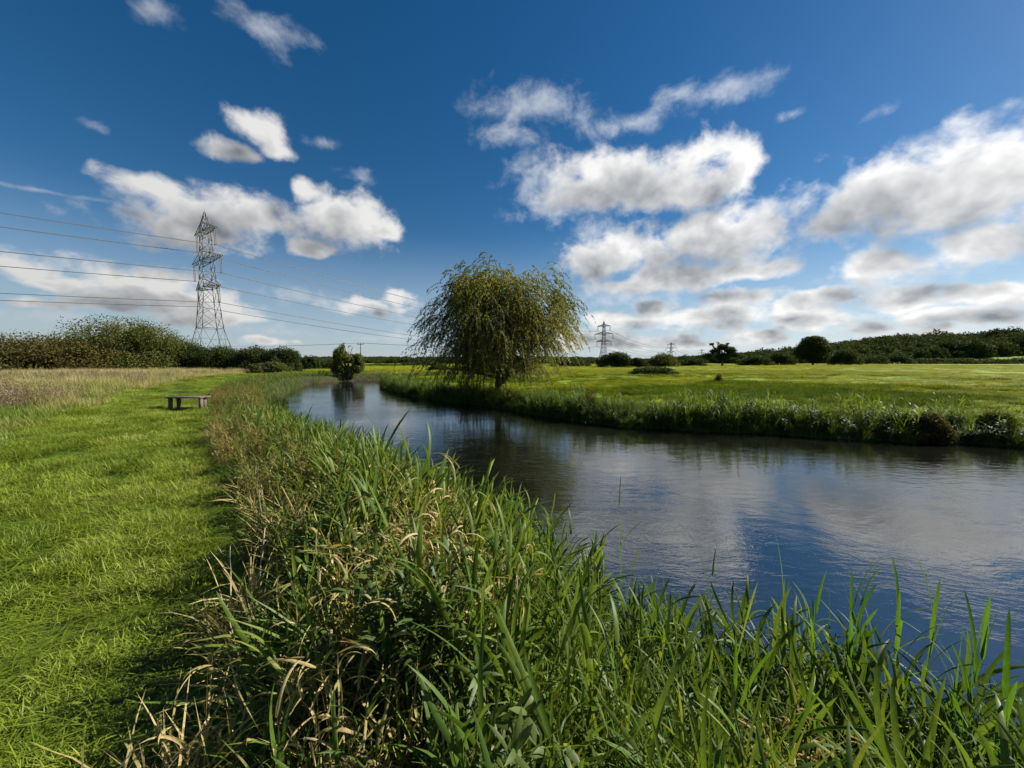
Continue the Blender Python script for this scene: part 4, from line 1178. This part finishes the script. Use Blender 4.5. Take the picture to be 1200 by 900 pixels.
# ------------------------------------------------------------------ bench
def bench():
    x, y = -10.78, 12.35
    z = float(ground_z(np.array([x]), np.array([y]))[0]) - .02
    e = empty('timber_bench', (x, y, z), R(2)); tag(e, 'low weathered timber bench standing on the mown riverside path', 'bench')
    for yy in (-.125, .125):
        g = Geo(); g.box((0, yy, .452), (1.12, .235, .042), 0, .008, .003); link('seat_plank', g.mesh('seat_plank'), M_WOOD, e)
    for sx in (-1, 1):
        for yy in (-.12, .12):
            g = Geo(); g.box((sx * .49 + (.07 if yy > 0 else 0) * -sx, yy, .214), (.075, .12, .43), 0, .01, .003); link('leg', g.mesh('leg'), M_WOOD, e)
    g = Geo(); g.box((0, 0, .075), (.83, .09, .07), 0, .006, .003); link('stretcher', g.mesh('stretcher'), M_WOOD, e)
bench()

# ------------------------------------------------------------------ dead stems and single plants that stand out
def G(px, py, z):
    th = R(3.41); a = px - 600; b_ = 450 - py
    d = (a, 436 * math.cos(th) + b_ * math.sin(th), -436 * math.sin(th) + b_ * math.cos(th))
    t = (z - 1.6) / d[2]; return d[0] * t, d[1] * t

def dead_stem(p0, p1, r, label, seed, knots=2):
    rg = np.random.default_rng(seed)
    z = float(ground_z(np.array([p0[0]]), np.array([p0[1]]))[0])
    e = empty('dead_stem', (p0[0], p0[1], z - .03)); tag(e, label, 'dead stem', 'bare dead stems on the near bank')
    g = Geo(); v = (p1[0] - p0[0], p1[1] - p0[1], p1[2] - z)
    path = limb_path((0, 0, 0), v, rg, 0, 7, .02)
    g.tube(path, np.linspace(r, r * .55, 8), 7)
    link('stalk', g.mesh('stalk', True), M_STEM, e)
    for k in range(knots):
        i = 3 + k * 2; q = path[min(i, 6)]
        g = Geo(); a = rg.uniform(0, 6.28)
        g.tube([q, (q[0] + .04 * math.cos(a), q[1] + .04 * math.sin(a), q[2] + .03), (q[0] + .06 * math.cos(a), q[1] + .06 * math.sin(a), q[2] + .08)], [r * .6, r * .45, r * .2], 5)
        link('side_shoot', g.mesh('side_shoot', True), M_STEM, e)
x0, y0 = G(270, 726, 0); dead_stem((x0, y0), (x0 + .02, y0, .50), .0042, 'straight pale dead stem standing on the shaded edge of the mown path', 1, 3)
dead_stem((-1.62, 2.25), (-1.66, 2.45, .56), .007, 'thick leaning grey dead stem in the dark gap of the bank vegetation', 2)
dead_stem((.03, 1.75), (.02, 1.7, .62), .008, 'dark withered upright stem among green reeds in the middle of the bank', 3)
dead_stem((-2.0, 2.9), (-2.04, 2.95, .6), .0045, 'thin pale dead stem behind the thick leaning grey one', 4)
dead_stem((-1.1, 1.55), (-1.28, 1.62, .45), .0035, 'thin crooked dead stem by the lowest shaded reeds', 5)

def reed_plant(x, y, H, lean, laz, leaves, label, seed, wid=.02, var=.5):
    """one reed with its own stem and leaves"""
    rg = np.random.default_rng(seed)
    z = max(float(ground_z(np.array([x]), np.array([y]))[0]), WATER - .05)
    e = empty('reed_plant', (x, y, z)); tag(e, label, 'reed', 'single reeds standing out from the near bank')
    s = Soup()
    Hs = H - z
    s.blades(2, np.zeros((2, 3)), .4, az=np.array([laz, laz + 1.57]), th0=lean, curve=.03, length=Hs * .88, width=.009, segs=4, fold=0, root=1)
    link('stem', s.mesh('stem'), M_REED1, e)
    for k in range(leaves):
        t = .45 + .5 * k / max(1, leaves - 1)
        q = np.array([[math.cos(laz) * math.sin(lean) * t * Hs * .88, math.sin(laz) * math.sin(lean) * t * Hs * .88, t * Hs * .86 * math.cos(lean)]])
        s = Soup()
        s.blades(1, q, np.clip(rg.normal(var, .12), 0, 1), az=rg.uniform(0, 6.28), th0=rg.uniform(.12, .5) * (1.3 - t), curve=rg.uniform(.15, 1.2) * (1.35 - t), length=rg.uniform(.26, .42), width=wid * rg.uniform(.8, 1.15), segs=8, fold=.3, twist=rg.uniform(-.9, .9), droop_pow=1.5)
        link('leaf', s.mesh('leaf'), M_REED1, e)
    return e
M_REED1 = leaf_mat('single_reed_leaf', [(0, (.035, .085, .012)), (.4, (.07, .16, .016)), (.7, (.12, .22, .022)), (1, (.30, .30, .08))], .42, .45, .3, 0, blotch=.5)
# (photo column, top row, height of the tip above the path level)
singles = [(908, 648, .42, 2, 'tall straight reed blade rising alone against the water, right of the bank point'), (955, 672, .42, 4, 'dark upright reed next right of the lone tall blade'),
           (985, 660, .45, 5, 'leafy reed with pale arching tip over the water'), (1005, 668, .45, 5, 'broad-leaved reed right of the pale arching tip'), (1055, 672, .48, 6, 'reed with fanned pointed leaves in the right-hand clump'),
           (1082, 668, .48, 6, 'tallest reed of the right-hand clump over the water'), (1122, 700, .5, 6, 'bushy reed near the right end of the clump'), (1150, 715, .5, 5, 'low spreading reed at the right end of the clump'),
           (832, 642, .30, 3, 'slender reed with one forked leaf leaning over the water'), (730, 572, .30, 2, 'single thin reed standing up from the bank edge below the willow reflection'),
           (600, 572, .40, 5, 'reed with curling white-edged leaves at the bend of the bank edge'), (870, 730, .5, 4, 'short dark-tipped reed left of the lone tall blade'), (1175, 745, .5, 4, 'outermost reed by the right edge of the view')]
for k, (px, py_, zt, nl, lab) in enumerate(singles):
    x, y = G(px, py_, zt)
    rgk = random.Random(k)
    reed_plant(x, y, zt, rgk.uniform(.0, .10), rgk.uniform(0, 6.28), nl, lab, 500 + k, .018 if px > 850 else .014, rgk.uniform(.2, .6))
